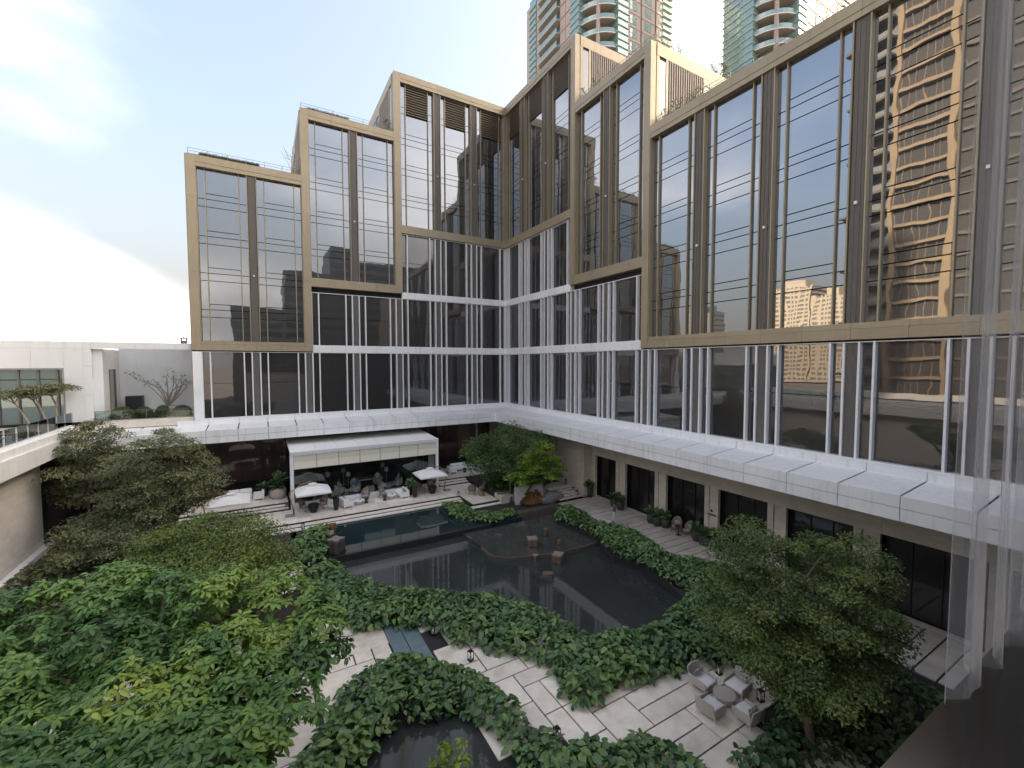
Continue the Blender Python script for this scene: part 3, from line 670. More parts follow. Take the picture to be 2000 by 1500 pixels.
def clip_hedge(name, label, x0, x1, y0, y1, z0, z1, seed, m='leaf_clip', cat='hedge', L=.10, dens=220, dome=0.0, group=None):
    g = nprng(seed); dims = np.array([x1-x0, y1-y0, z1-z0]); c = np.array([(x0+x1)/2, (y0+y1)/2, (z0+z1)/2])
    A = [dims[1]*dims[2], dims[0]*dims[2], dims[0]*dims[1]]; n = int(dens*(2*A[0]+2*A[1]+A[2])); p = g.uniform(-.5, .5, (n, 3)); f = g.choice(5, n, p=np.array([A[0], A[0], A[1], A[1], A[2]])/(2*A[0]+2*A[1]+A[2]))
    nn = np.zeros((n, 3))
    for k, (ax, sg) in enumerate(((0, -1), (0, 1), (1, -1), (1, 1), (2, 1))):
        mm = f == k; p[mm, ax] = sg*.5; nn[mm, ax] = sg
    if dome:
        d = unit(np.stack([p[:, 0], p[:, 1], p[:, 2]+.5], 1)); r = np.maximum.reduce([np.abs(d[:, 0])/.5, np.abs(d[:, 1])/.5, np.maximum(d[:, 2], .01)]); 
        d[:, 2] = np.abs(d[:, 2]); p = np.stack([d[:, 0]*.5, d[:, 1]*.5, d[:, 2] - .5], 1); nn = d.copy()
    P = c + p*dims + g.normal(0, .02, (n, 3)); Nn = unit(nn + g.normal(0, .5, (n, 3))); D = unit(np.cross(Nn, rand_dir(g, n)))
    V, F, T = small_arrays(P, D, Nn, L*g.uniform(.7, 1.3, n), L*.6*np.ones(n), g.uniform(0, 1, n))
    o = link(name, np_mesh(name, V, F, T, m), None); tag(o, label, cat, group)
    core = MB().box(x0+.06, x1-.06, y0+.06, y1-.06, z0, z1-.06).build('hedge_core', 'soil', o) if not dome else MB().lathe([(.47*dims[0]*math.cos(a), z0+.95*dims[2]*math.sin(a)) for a in [R(q) for q in (0, 20, 40, 60, 78)]], 16, (c[0], c[1], 0)).build('hedge_core', 'soil', o)
    if dome and abs(dims[1]-dims[0]) > .05:
        for v in core.data.vertices: v.co.y = c[1] + (v.co.y-c[1])*dims[1]/dims[0]
    return o
clip_hedge('roof_hedge', 'long clipped hedge on the lowest roof of the left wing', -31.3, -26.6, .5, 1.0, 18.1, 19.0, 21)
clip_hedge('roof_hedge', 'clipped hedge on the middle roof of the left wing', -22.4, -18.4, .5, 1.0, 24.6, 25.5, 22)
clip_hedge('roof_hedge', 'low planting strip on the long roof of the right wing', .55, 1.0, -41, -27.6, 18.1, 18.75, 23)
clip_hedge('roof_hedge', 'low planting strip on the middle roof of the right wing', .55, 1.0, -22.6, -15.5, 24.6, 25.15, 24)
def bare_shrub(name, label, base, h, spread, seed, leaves=0, m='trunk_pale', lm='leaf_mid', n=9, cat='shrub', r0=.05, leafL=.12):
    g = nprng(seed); e = empty(name, base, 0, label, cat); mb = MB(); tips = []
    for i in range(n):
        a = 2*math.pi*i/n + g.uniform(-.3, .3); el = g.uniform(.5, 1.2)
        t = np.array([math.cos(a)*math.cos(el)*spread, math.sin(a)*math.cos(el)*spread, h*(.55+.45*math.sin(el))*g.uniform(.8, 1.05)])
        p = limb_path((0, 0, 0), t, g, .2); mb.tube(p, [r0*(1-.75*k/5) for k in range(6)], 5)
        for _ in range(3):
            q = np.array(p[int(g.integers(3, 6))]); t2 = q + np.array([math.cos(a), math.sin(a), .9])*g.uniform(.25, .5)*h*.45 + g.normal(0, .12, 3)*h*.4; mb.tube(limb_path(q, t2, g, .15, 3), [r0*.32, r0*.26, r0*.2, r0*.12], 4); tips.append(tuple(t2))
    mb.build('trunk', m, e)
    if leaves: crown_small('crown', tips, .22*h/1.5, leaves, leafL, leafL*.5, lm, seed, e, .7)
    return e
bare_shrub('bare_shrub', 'bare twiggy shrub on the lowest roof of the left wing', (-23.7, 1.2, 18.1), 2.9, 1.5, 31, 0, 'stone', r0=.05, n=10)
bare_shrub('leafy_shrub', 'leafy shrub at the foot of the tallest block, left wing roof', (-14.6, 1.3, 24.6), 1.9, .8, 32, 14)
bare_shrub('bare_shrub', 'thin bare shrub on the middle roof of the right wing', (3.6, -22.4, 24.6), 2.0, .9, 33, 3, 'stone')
bare_shrub('leafy_shrub', 'round dark shrub on the right wing roof near the corner block', (9.2, -22.6, 24.6), 1.7, .7, 34, 40, lm='leaf_dark')
for i, (x, y, z, wh) in enumerate(((.7, -14.9, 24.6, 'first'), (.7, -16.6, 24.6, 'second'), (.8, -24.3, 18.1, 'third'), (.8, -25.6, 18.1, 'fourth'), (.8, -27.0, 18.1, 'fifth'))):
    bare_shrub('roof_plant', 'small loose plant behind the right wing railings, %s from the corner' % wh, (x, y, z), 1.35, .6, 40+i, 8, 'trunk', 'leaf_mid')
an = empty('roof_mast', (-9.3, 2.5, 31), 0, 'thin crossed metal mast on the tallest left roof', 'mast')
MB().tube([(0, 0, 0), (0, 0, 2.4)], .035, 6).build('pole', 'white_metal', an); MB().tube([(-.7, 0, 2.2), (.45, 0, .7)], .03, 6).build('strut', 'white_metal', an)

# ------------------------------------------------------------------ canopy
CN = empty('canopy', (0, 0, -6), 0, 'white panelled canopy running round the foot of the glass wings', 'canopy')
TF = 3.2
def cw(w, poly, z0, z1, name, m):
    pts = [W3(w, s, t, 0)[:2] for s, t in poly]
    a = sum(pts[i-1][0]*pts[i][1]-pts[i][0]*pts[i-1][1] for i in range(len(pts)))
    idx = list(range(len(pts)))
    if a < 0: idx.reverse()
    mb = MB().prism([pts[i] for i in idx], [z0[i] if hasattr(z0, '__len__') else z0 for i in idx], [z1[i] if hasattr(z1, '__len__') else z1 for i in idx])
    o = mb.build(name, m, CN); o.location = (0, 0, 6); return o
for w, smax in (('L', 39.6), ('R', 48)):
    n = round((smax-5.53)/2.33); ed = [5.53 + 2.33*i for i in range(n+1)]
    zb, zf = -5.50, -5.74; g = .045
    cw(w, [(g*1.6, .02), (ed[0]-g, .02), (ed[0]-g, TF-.01), (TF+g*1.4, TF-.01)], [zb-.06, zb-.06, zf-.06, zf-.06], [zb, zb, zf, zf], 'top_panel', 'white_panel')
    for i in range(n):
        a, b = ed[i]+g, ed[i+1]-g
        cw(w, [(a, .02), (b, .02), (b, TF-.01), (a, TF-.01)], [zb-.06, zb-.06, zf-.06, zf-.06], [zb, zb, zf, zf], 'top_panel', 'white_panel')
    fe = [TF] + ed
    for i in range(len(fe)-1):
        a, b = fe[i]+.014, fe[i+1]-.014
        cw(w, [(a, TF-.05), (b, TF-.05), (b, TF+.02), (a, TF+.02)], -6.275, -5.745, 'fascia_panel', 'white_panel'); cw(w, [(a, TF-.05), (b, TF-.05), (b, TF+.02), (a, TF+.02)], -6.85, -6.30, 'fascia_panel', 'white_panel')
    ue = [.26] + ed
    for i in range(len(ue)-1):
        if w == 'L' and ue[i] > 32.6: break
        a, b = ue[i]+.012, ue[i+1]-.012; cw(w, [(a, -.3), (b, -.3), (b, .26), (a, .26)], -5.62, -5.125, 'upstand_panel', 'white_panel')
    cw(w, [(-.1 if w == 'L' else .0, -.25), (smax, -.25), (smax, TF-.06), (TF if w == 'L' else TF, TF-.06)], -6.80, -5.86, 'canopy_core', 'joint')
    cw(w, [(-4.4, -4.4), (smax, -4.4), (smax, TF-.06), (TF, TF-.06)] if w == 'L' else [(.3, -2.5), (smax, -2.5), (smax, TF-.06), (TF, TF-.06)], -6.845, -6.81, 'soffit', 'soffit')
# ------------------------------------------------------------------ podium walls
PL = empty('podium_glass_wall', (-18, 4.5, -12.3), 0, 'dark brown glass wall of the lobby under the canopy, left', 'glass wall')
x = -40.0
while x < -.5:
    toloc(bx('glass_panel', 'glass_brown', x+.02, min(x+1.85, -.3)-.02, 4.45, 4.55, -12.3, -6.86, PL), PL); toloc(bx('glass_mullion', 'black', x-.02, x+.02, 4.40, 4.56, -12.3, -6.86, PL), PL); x += 1.85
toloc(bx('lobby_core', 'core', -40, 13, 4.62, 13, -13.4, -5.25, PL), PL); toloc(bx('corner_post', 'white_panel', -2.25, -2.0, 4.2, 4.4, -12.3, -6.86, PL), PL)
PF = empty('stone_corner_wall', (0, -5, -13), 0, 'beige stone corner wall behind the round trees under the canopy', 'wall')
for j in range(7):
    y0 = -15.35; k = 0
    while y0 < 4.4:
        L_ = 1.5 if not (k == 0 and j % 2) else .75; y1 = min(y0+L_, 4.4)
        toloc(bx('stone_panel', 'stone', -.2, -.05, y0+.005, y1-.005, -13+j*.88+.004, min(-13+(j+1)*.88, -6.86)-.004, PF), PF); y0 = y1; k += 1
toloc(bx('wall_core', 'core', -.049, 13, -15.3, 4.6, -13.4, -6.87, PF), PF); toloc(bx('end_face', 'stone', -.06, 1.0, -15.50, -15.36, -13.05, -6.86, PF), PF)
PR = empty('podium_stone_wall', (1, -30, -13), 0, 'beige stone podium wall with tall dark windows along the right walkway', 'wall')
wins = [(16.0, 18.8), (20.0, 23.35), (24.5, 28.0), (29.1, 32.55), (33.7, 37.2), (38.4, 41.9), (43.0, 46.5)]
prev = 15.5
for i, (a, b) in enumerate(wins + [(47.5, None)]):
    # pier with a slot joint near its right side
    cut = prev + (a-prev)*.36
    for j in range(4):
        z0, z1 = -13.05 + j*1.02, -13.05 + (j+1)*1.02
        for (p, q) in ((prev, cut-.03), (cut+.03, a)):
            if q-p > .08: toloc(wbx('R', 'stone_panel', 'stone', p+.003, q-.003, -1.0, -1.25, z0+.004, z1-.004, PR), PR)
    if b is None: break
    toloc(wbx('R', 'sill', 'stone', a, b, -1.02, -1.4, -13.05, -12.98, PR), PR)
    n = 3 if b-a > 3 else 2
    for q in range(n):
        toloc(wbx('R', 'window_pane', 'glass_podium', a+(b-a)*q/n+.02, a+(b-a)*(q+1)/n-.02, -1.55, -1.6, -12.97, -8.98, PR, .002), PR)
        if q: toloc(wbx('R', 'window_mullion', 'black', a+(b-a)*q/n-.025, a+(b-a)*q/n+.025, -1.48, -1.6, -12.97, -8.98, PR), PR)
    prev = b
for j, (z0, z1) in enumerate(((-8.965, -8.0), (-7.99, -6.865))):
    y0 = 15.5; k = 0
    while y0 < 47.5:
        y1 = min(y0 + (1.53 if not (k == 0 and j) else .8), 47.5); toloc(wbx('R', 'lintel_stone', 'stone', y0+.004, y1-.004, -1.0, -1.25, z0, z1-.005, PR), PR); y0 = y1; k += 1
toloc(wbx('R', 'wall_core', 'core', 15.4, 62, -1.65, -13, -13.4, -5.25, PR), PR)
# small dark plaque with lettering on the pier
pq = empty('wall_sign', (.98, -28.62, -10.95), 0, 'small dark lettered sign on the stone pier beside a window', 'sign')
star = MB(); star.lathe([(.10, 0), (.10, .02)], 5, wob=None)
o = star.build('emblem', 'black', pq); o.rotation_euler = (0, -math.pi/2, 0); o.location = (-.005, 0, .28)
for k in range(7): toloc(bx('letter', 'black', .955, .972, -28.30-k*.10-.065, -28.30-k*.10, -11.02, -10.90, pq), pq)
# ------------------------------------------------------------------ pavilion
PV = empty('pavilion', (-18.2, -6.2, ZT), 0, 'white framed glass lounge pavilion with cream blinds on the terrace', 'pavilion')
def pvx(name, m, *a): return toloc(bx(name, m, *a, PV), PV)
x0, x1, yf, yb = -24.98, -11.42, -6.2, 4.4
pvx('floor', 'interior_floor', x0+.2, x1-.2, yf+.1, yb, -13.9, ZU-.02)
for xx in (x0, x1-.28): pvx('post', 'white_panel', xx, xx+.28, yf, yf+.4, ZT-.05, -8.05)
for xx, q in ((x0+.02, 1), (x1-.10, 1)):
    for i in range(3): pvx('side_pane', 'pavilion_glass', xx+.03, xx+.05, yf+.42+i*2.2, yf+.42+(i+1)*2.2-.04, ZU, -8.0)
nb = 7; bw = (x1-x0-.56)/nb
for i in range(nb):
    a = x0+.28+i*bw; b = a+bw
    pvx('sill', 'white_panel', a+.003, b-.003, yf-.02, yf+.3, ZT-.04, ZU-.0)
    pvx('glass_pane', 'pavilion_glass', a+.012, b-.012, yf+.10, yf+.115, ZU, -8.05)
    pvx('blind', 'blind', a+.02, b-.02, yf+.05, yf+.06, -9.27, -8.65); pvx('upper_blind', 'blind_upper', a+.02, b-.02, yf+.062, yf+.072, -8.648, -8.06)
    if i: pvx('glass_joint', 'black', a-.010, a+.010, yf+.085, yf+.12, ZU, -8.05)
    # roof panels: fascia with stepped mouldings, sloped lip, top
    pvx('roof_fascia', 'white_panel', a-.14*(i == 0)*2+.006, b+.28*(i == nb-1)-.006, yf-.03, yf+.3, -8.05, -7.92); pvx('roof_fascia', 'white_panel', a-.28*(i == 0)+.006, b+.28*(i == nb-1)-.006, yf-.09, yf+.3, -7.90, -7.80)
    A, B = a-.28*(i == 0)+.012, b+.28*(i == nb-1)-.012
    o = MB().prism([(A, yf-.10), (B, yf-.10), (B, .4), (A, .4)], -7.78, [-7.70, -7.70, -7.50, -7.50]).build('roof_panel', 'canvas', PV); toloc(o, PV)
pvx('roof_core', 'joint', x0+.05, x1-.05, yf+.3, yb, -7.99, -7.79)
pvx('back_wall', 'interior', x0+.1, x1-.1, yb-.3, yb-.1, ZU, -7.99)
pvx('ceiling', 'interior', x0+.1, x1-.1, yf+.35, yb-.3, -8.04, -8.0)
for i in range(10): pvx('curtain_fold', 'linen', x1-.9+i*.06, x1-.9+i*.06+.04, yf+.45+.05*(i % 2), yf+.52+.05*(i % 2), ZU, -8.1)
# ------------------------------------------------------------------ west terrace building
WB = empty('terrace_building', (-45, 0, -5), 0, 'low white building on the terrace left of the glass wing', 'building')
def wb(name, m, *a): return toloc(bx(name, m, *a, WB), WB)
def wpanel(xa, xb, za, zb, y0=0.0, y1=.3, m='white_wall', name='wall_panel'): return wb(name, m, xa+.006, xb-.006, y0, y1, za+.006, zb-.006)
for (a, b) in ((-62, -56), (-56, -50), (-50, -44.6), (-44.6, -42.45), (-42.45, -39.45), (-39.45, -38.95), (-38.95, -36.6), (-36.6, -34.5), (-34.5, -32.28)): wpanel(a, b, 1.24, 1.80, -.02)
for (a, b) in ((-62, -56), (-56, -50), (-50, -44.6), (-44.6, -42.45), (-42.45, -40.62)): wpanel(a, b, -.36, 1.24)
wpanel(-40.62, -39.45, -.36+1.6-2.5, 1.24); wpanel(-40.62, -39.45, -4.75, -1.26); 
wpanel(-39.45, -38.95, -.2, 1.24); wpanel(-39.45, -38.95, -2.6, -.2); wpanel(-39.45, -38.95, -4.75, -2.6)
wb('window_frame', 'cushion_grey', -40.72, -40.62, -.01, .35, -4.72, -.38); wb('window_frame', 'cushion_grey', -62, -40.72, -.01, .35, -.46, -.38)
xx = -62
while xx < -40.8:
    b = min(xx+1.1, -40.74); wb('window_pane', 'glass_teal', xx+.12, b, .26, .30, -4.72, -1.28); wb('clerestory_pane', 'glass_teal', xx+.12, b, .26, .30, -1.22, -.47); wb('window_mullion', 'tower_shade', xx, xx+.12, .15, .31, -4.72, -.47); xx += 1.1
wb('core', 'core', -62, -39.0, .32, 8, -4.75, 1.2)
# alcove
wb('alcove_side_wall', 'white_wall', -38.97, -38.35, .31, 5.2, -4.75, 1.23); wb('alcove_back_wall', 'white_wall', -38.34, -32.3, 5.0, 5.2, -4.75, 1.5); wb('alcove_floor', 'travertine', -38.3, -32.3, .3, 5.0, -4.95, -4.76); wb('alcove_sill', 'travertine', -38.93, -32.28, -.05, .3, -5.45, -4.78)
wb('door_recess', 'tower_shade', -38.349, -38.33, 1.9, 3.9, -4.74, -.5); wb('door_leaf', 'cushion_grey', -38.329, -38.30, 2.05, 3.1, -4.74, -.6); wb('door_frame', 'black', -38.329, -38.29, 3.12, 3.3, -4.74, -.55)
gb = empty('alcove_balustrade', (-35.6, .05, -4.78), 0, 'low glass balustrade in front of the clipped alcove hedges', 'balustrade')
for i in range(4):
    a = -38.9+i*1.65; toloc(bx('glass_pane', 'clear_glass', a+.02, a+1.63, .03, .045, -4.78, -3.98, gb), gb); toloc(bx('post', 'rail_metal', a-.02, a+.02, .0, .06, -4.78, -3.95, gb), gb)
toloc(bx('top_rail', 'rail_metal', -38.9, -32.3, .02, .055, -3.975, -3.945, gb), gb)
for i, (a, b, wd) in enumerate(((-38.3, -36.5, 'leftmost'), (-36.7, -35.2, 'second from the left'), (-35.3, -34.0, 'third from the left'), (-34.1, -32.4, 'rightmost'))):
    clip_hedge('clipped_shrub', 'low domed clipped shrub in the alcove, %s' % wd, a, b, .45, 1.75, -4.78, -3.75 - .06*(i % 2), 60+i, dome=1, cat='shrub', L=.07, dens=500, group='domed shrubs in the white alcove')
bxo = empty('black_box', (-37.2, 4.2, -4.76), 0, 'black square cabinet against the white alcove wall', 'cabinet'); toloc(bx('cabinet_body', 'black', -37.8, -36.6, 4.0, 4.9, -4.7, -3.0, bxo), bxo); toloc(bx('plinth', 'tower_shade', -37.7, -36.7, 4.1, 4.8, -4.76, -4.71, bxo), bxo)
pt = empty('round_planter', (-34.6, 3.2, -4.76), 0, 'round ribbed white pot in the alcove holding the bare tree', 'planter'); MB().lathe([(.45, 0), (.72, .15), (.8, .45), (.74, .8), (.66, .82), (.6, .7)], 20).build('bowl', 'clay_pot', pt, True)
MB().lathe([(.62, .7), (.3, .78), (.05, .8)], 14).build('soil', 'soil', pt)
pl = bare_shrub('frangipani_tree', 'bare branched frangipani in the round white alcove pot', (-34.6, 3.2, -4.0), 3.0, 2.6, 70, 5, 'trunk_pale', 'leaf_dark', 11, 'tree', .07, .2)
lt = empty('roof_lantern', (-33.3, 4.0, 1.5), 0, 'small lantern finial on the white parapet', 'lantern'); MB().box(-.3, .3, -.3, .3, .9, .97).box(-.05, .05, -.05, .05, .97, 1.1).build('cap', 'cushion_grey', lt); 
for sx in (-.2, .2):
    for sy in (-.2, .2): MB().box(sx-.03, sx+.03, sy-.03, sy+.03, 0, .9).build('leg', 'cushion_grey', lt)
MB().box(-.14, .14, -.14, .14, .25, .7).build('lamp_body', 'cushion_grey', lt)
# west terrace edge
WT = empty('terrace_edge', (-40, -15, -5), 0, 'white stepped terrace edge above the pale stone wall, left', 'terrace edge')
yy = -1.0
while yy > -44:
    a, b = yy-2.33+.01, yy-.01
    toloc(bx('top_panel', 'white_panel', -40.35, -39.85, a, b, -4.97, -4.86, WT), WT); toloc(bx('slope_panel', 'white_panel', -40.6, -39.60, a, b, -5.42, -4.98, WT), WT); toloc(bx('fascia_panel', 'white_panel', -40.6, -39.45, a, b, -6.55, -5.44, WT), WT); yy -= 2.33
structure(MB().box(-62, -40.36, -46, -.03, -5.2, -4.9).build('west_terrace_floor', 'stone_pale'))
structure(MB().box(-40.6, -33.0, -2.9, -.05, -6.84, -5.6).build('west_canopy_infill', 'white_wall'))
WS = empty('stone_side_wall', (-40.6, -15, -13), 0, 'pale stone courtyard wall at the left edge under the terrace', 'wall')
for j in range(8):
    yy = -5.5; k = 0
    while yy > -40:
        L_ = 1.8 if not (k == 0 and j % 2) else .9
        toloc(bx('stone_panel', 'stone_pale', -40.7, -40.5, yy-L_+.006, yy-.006, -13.05+j*.815+.005, -13.05+(j+1)*.815-.005, WS), WS); yy -= L_; k += 1
toloc(bx('wall_core', 'core', -42, -40.71, -40, -5.52, -13.1, -6.56, WS), WS)
toloc(bx('podium_core', 'core', -60, -40.75, -5.45, 13, -13.4, -5.3, WS), WS); toloc(bx('base_kerb', 'white_panel', -40.5, -40.1, -40, -5.3, -13.1, -12.75, WS), WS)
GB = empty('glass_balustrade', (-40.1, -8, -4.86), 0, 'frameless glass balustrade along the white terrace edge', 'balustrade')
yy = -.4
while yy > -22:
    toloc(bx('glass_pane', 'clear_glass', -40.12, -40.105, yy-1.5, yy-.03, -4.86, -3.9, GB), GB); toloc(bx('post', 'cushion_grey', -40.24, -40.14, yy-.62, yy-.55, -4.86, -4.05, GB), GB); yy -= 1.53

# ------------------------------------------------------------------ south wing behind the camera (seen only in reflections) and the viewer's room
SW = empty('south_wing', (-15, -55, 0), 0, 'dark glass hotel wing mirrored in the left facade', 'building')
def sw(*a): return toloc(bx(*a, SW), SW)
sw('roof_slab', 'taupe', -31.6, .2, -61, -47.3, 2.75, 3.1); sw('roof_band', 'bronze', -31.6, .2, -47.29, -47.1, 2.7, 3.2)
FB = empty('far_block', (-5, -150, -13), 0, 'dark stepped city block mirrored in the left facade', 'building')
for (a, b, zt) in ((-36, -18.7, 21), (-18.6, -2.6, 36), (-2.5, 7, 47), (7.1, 43, 42)):
    toloc(bx('block', 'tower_grey', a, b, -165, -140, -13, zt, FB), FB)
    for z in np.arange(-8, zt-3, 3.6): toloc(bx('window_band', 'glass_podium', a+.6, b-.6, -139.98, -139.7, float(z), float(z)+2.0, FB), FB)
sw('side_block', 'taupe', -18.5, .2, -61, -47.3, -13, 2.74); sw('side_block', 'taupe', -31.6, -29.6, -61, -47.3, -13, 2.74); sw('lower_block', 'stone', -29.59, -18.51, -61, -47.3, -13, -2.1)
structure(MB().box(-29.58, -18.52, -54, -47.33, -1.75, -1.5).build('room_floor', 'room_floor')); structure(MB().box(-29.58, -18.52, -54.3, -54.0, -1.5, 2.5).build('room_wall', 'room_wall')); structure(MB().box(-29.58, -18.52, -54, -47.3, 2.45, 2.7).build('room_ceiling', 'room_wall'))
# sheer curtain hanging beside the window
m, ntc, b_ = new_mat('sheer'); Lk = ntc.links.new
tr_ = ntc.nodes.new("ShaderNodeBsdfTransparent"); tl_ = ntc.nodes.new("ShaderNodeBsdfTranslucent"); tl_.inputs['Color'].default_value = (.80, .80, .82, 1); df_ = ntc.nodes.new("ShaderNodeBsdfDiffuse"); df_.inputs['Color'].default_value = (.8, .8, .82, 1)
m1 = ntc.nodes.new("ShaderNodeMixShader"); m1.inputs[0].default_value = .5; Lk(tl_.outputs[0], m1.inputs[1]); Lk(df_.outputs[0], m1.inputs[2])
lw = ntc.nodes.new("ShaderNodeLayerWeight"); lw.inputs[0].default_value = .35; mr_ = ntc.nodes.new("ShaderNodeMapRange"); mr_.inputs['To Min'].default_value = .15; mr_.inputs['To Max'].default_value = .42; Lk(lw.outputs['Facing'], mr_.inputs[0])
m2 = ntc.nodes.new("ShaderNodeMixShader"); Lk(mr_.outputs[0], m2.inputs[0]); Lk(tr_.outputs[0], m2.inputs[1]); Lk(m1.outputs[0], m2.inputs[2]); Lk(m2.outputs[0], ntc.nodes['Material Output'].inputs[0])
cg = nprng(3); ph = cg.uniform(0, 6, 6)
def cf(u, v):
    x = -24.36 + u*4.2; z = -1.49 + v*3.93; k = u*4.2
    yv = -47.36 + .035*math.sin(k*19+ph[0]) + .02*math.sin(k*31+ph[1]) + .015*math.sin(k*7+ph[2]) ; yv = -47.37 + (yv+47.36)*(.55+.45*(1-v))
    x += .025*math.sin(v*3+ph[3]) + .02*(1-v)*math.sin(k*3)
    return (x, yv, z)
cu = MB().grid(cf, 260, 24).build('sheer_curtain', 'sheer', None, True)
tag(cu, 'translucent white sheer curtain hanging at the right edge of the window', 'curtain')
# ------------------------------------------------------------------ residential towers beyond the right wing
def tower(name, label, cx, cy, wl, sl, z_det, z_top, fl=3.3, group=None):
    """corner (cx, cy) faces the courtyard: west face runs +y, south face runs +x, a concave balcony bay fills the corner."""
    E = empty(name, (cx, cy, -13), 0, label, 'tower', group)
    def tb(n, m, x0, x1, y0, y1, z0, z1): return bx(n, m, x0, x1, y0, y1, z0+13, z1+13, E)
    rb = 7.5                                   # bay size at the corner
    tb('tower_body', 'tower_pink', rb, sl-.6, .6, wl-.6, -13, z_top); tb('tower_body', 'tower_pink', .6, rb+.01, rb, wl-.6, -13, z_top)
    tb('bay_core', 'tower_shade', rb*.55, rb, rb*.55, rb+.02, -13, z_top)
    nf = int((z_top-z_det)/fl)
    # corner: two glazed bays and the curved balconies between them
    for (x0, x1, y0, y1) in ((-.5, 1.9, rb-1.3, rb+2.0), (rb-1.3, rb+2.0, -.5, 1.9)):
        tb('glass_bay', 'glass_green', x0, x1, y0, y1, z_det-5, z_top)
        for i in range(nf*2): tb('glass_bay_fin', 'tower_trim', x0-.22, x1+.1, y0-.22, y1+.1, z_det+i*fl/2, z_det+i*fl/2+.10)
    cxm = rb*.95; 
    def arcpts(r0, n=10):
        P = []
        for i in range(n+1):
            a = R(180) + R(90)*i/n; P.append((rb*1.02 + r0*math.cos(a), rb*1.02 + r0*math.sin(a)))
        return P
    outer = arcpts(7.6); inner = arcpts(3.6); ring = outer + inner[::-1]
    slab = MB().prism(ring, 0, .32).mesh('balcony_slab', 'tower_cream')
    gl = MB(); op = arcpts(7.5)
    for i in range(len(op)-1): gl.quad((*op[i], .32), (*op[i+1], .32), (*op[i+1], 1.3), (*op[i], 1.3))
    gl = gl.mesh('balcony_glass', 'glass_green')
    lip = MB(); lo_ = arcpts(7.72)
    for i in range(len(lo_)-1): lip.prism([lo_[i], lo_[i+1], outer[i+1], outer[i]], -.05, .12)
    lip = lip.mesh('balcony_lip', 'white_panel')
    bk = MB(); ip = arcpts(3.9)
    for i in range(len(ip)-1): bk.quad((*ip[i], .32), (*ip[i+1], .32), (*ip[i+1], fl), (*ip[i], fl))
    bk = bk.mesh('balcony_window', 'glass_teal')
    for i in range(nf):
        z = z_det + i*fl + 13
        o = link('curved_balcony', slab, E); o.location = (0, 0, z)
        for n, me in (('balcony_rail', gl), ('balcony_lip', lip), ('balcony_window', bk)): link(n, me, o)
    a = R(225); px, py = rb*1.02+7.3*math.cos(a), rb*1.02+7.3*math.sin(a); MB().box(px-.35, px+.35, py-.35, py+.35, z_det+13-5, z_top+13).build('corner_pier', 'tower_pink', E)
    # west face
    y = rb + 2.0
    if wl > 20:
        segs = [('pier', 2.6), ('pier', 2.4), ('balc', 9.2), ('pier', 2.0), ('glass', 3.2)]
        for kind, L_ in segs:
            if kind == 'pier':
                tb('pier', 'tower_pink', -.1, .7, y+.1, y+L_-.1, -13, z_top)
                for i in range(nf): tb('pier_band', 'tower_pink', -.28, .7, y+.05, y+L_-.05, z_det+i*fl, z_det+i*fl+.22)
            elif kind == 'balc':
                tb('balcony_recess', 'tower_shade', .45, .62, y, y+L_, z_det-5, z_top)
                for i in range(nf):
                    z = z_det+i*fl
                    o = MB().box(-1.1, .5, y+.1, y+L_-.1, z+13, z+13.28).build('balcony', 'tower_cream', E); MB().box(-1.1, -1.04, y+.12, y+L_-.12, z+13.29, z+14.3).build('balcony_rail', 'glass_green', o); MB().box(-1.16, -1.0, y+.1, y+L_-.1, z+14.31, z+14.38).build('hand_rail', 'white_panel', o)
                    tb('balcony_window', 'glass_teal', .3, .44, y+.5, y+L_-.5, z+.3, z+2.7)
            else:
                tb('glass_bay', 'glass_green', -.3, .7, y, y+L_, z_det-5, z_top)
                for i in range(nf*2): tb('glass_bay_fin', 'tower_trim', -.6, .75, y-.1, y+L_+.3, z_det+i*fl/2, z_det+i*fl/2+.10)
            y += L_
    else:
        tb('glass_bay', 'glass_green', -.1, .7, y, wl, z_det-5, z_top)
        for i in range(nf*2): tb('glass_bay_fin', 'tower_trim', -.4, .75, y, wl+.3, z_det+i*fl/2, z_det+i*fl/2+.10)
    # south face: piers with square windows
    x = rb + 2.0
    while x < sl - 3.4:
        tb('pier', 'tower_pink', x, x+4.6, -.05, .65, -13, z_top)
        for i in range(nf):
            z = z_det+i*fl
            f = tb('window', 'glass_green', x+1.0, x+3.3, -.10, -.04, z+.75, z+2.75)
            sub(tb('window_bar', 'tower_trim', x+2.1, x+2.18, -.15, -.09, z+.75, z+2.75), f); sub(tb('window_bar', 'tower_trim', x+1.0, x+3.3, -.14, -.095, z+1.7, z+1.78), f)
            tb('floor_band', 'tower_cream', x-.05, x+4.65, -.16, .6, z-.1, z+.1)
        x += 5.1
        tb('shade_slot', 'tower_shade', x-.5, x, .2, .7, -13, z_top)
    tb('glass_bay', 'glass_green', sl-3.2, sl, -.2, 3, z_det-5, z_top)
    for i in range(nf*2): tb('glass_bay_fin', 'tower_trim', sl-3.2, sl+.3, -.5, 3.2, z_det+i*fl/2, z_det+i*fl/2+.10)
    return E
tower('apartment_tower', 'pink and green glass apartment tower behind the two wings, full width seen', 43.2, 33.0, 32.5, 25.2, 50, 104, group='apartment towers behind the hotel')
tower('apartment_tower', 'pink and green glass apartment tower partly hidden at upper right', 75.0, 8.2, 14.0, 30, 60, 116, group='apartment towers behind the hotel')
tower('apartment_tower', 'added apartment tower out of view, shading the left wing from the sun', 107.0, -68.0, 32.5, 25.2, 96, 116, group='apartment towers behind the hotel')  # unseen third tower, added to keep the sun off part of the left wing
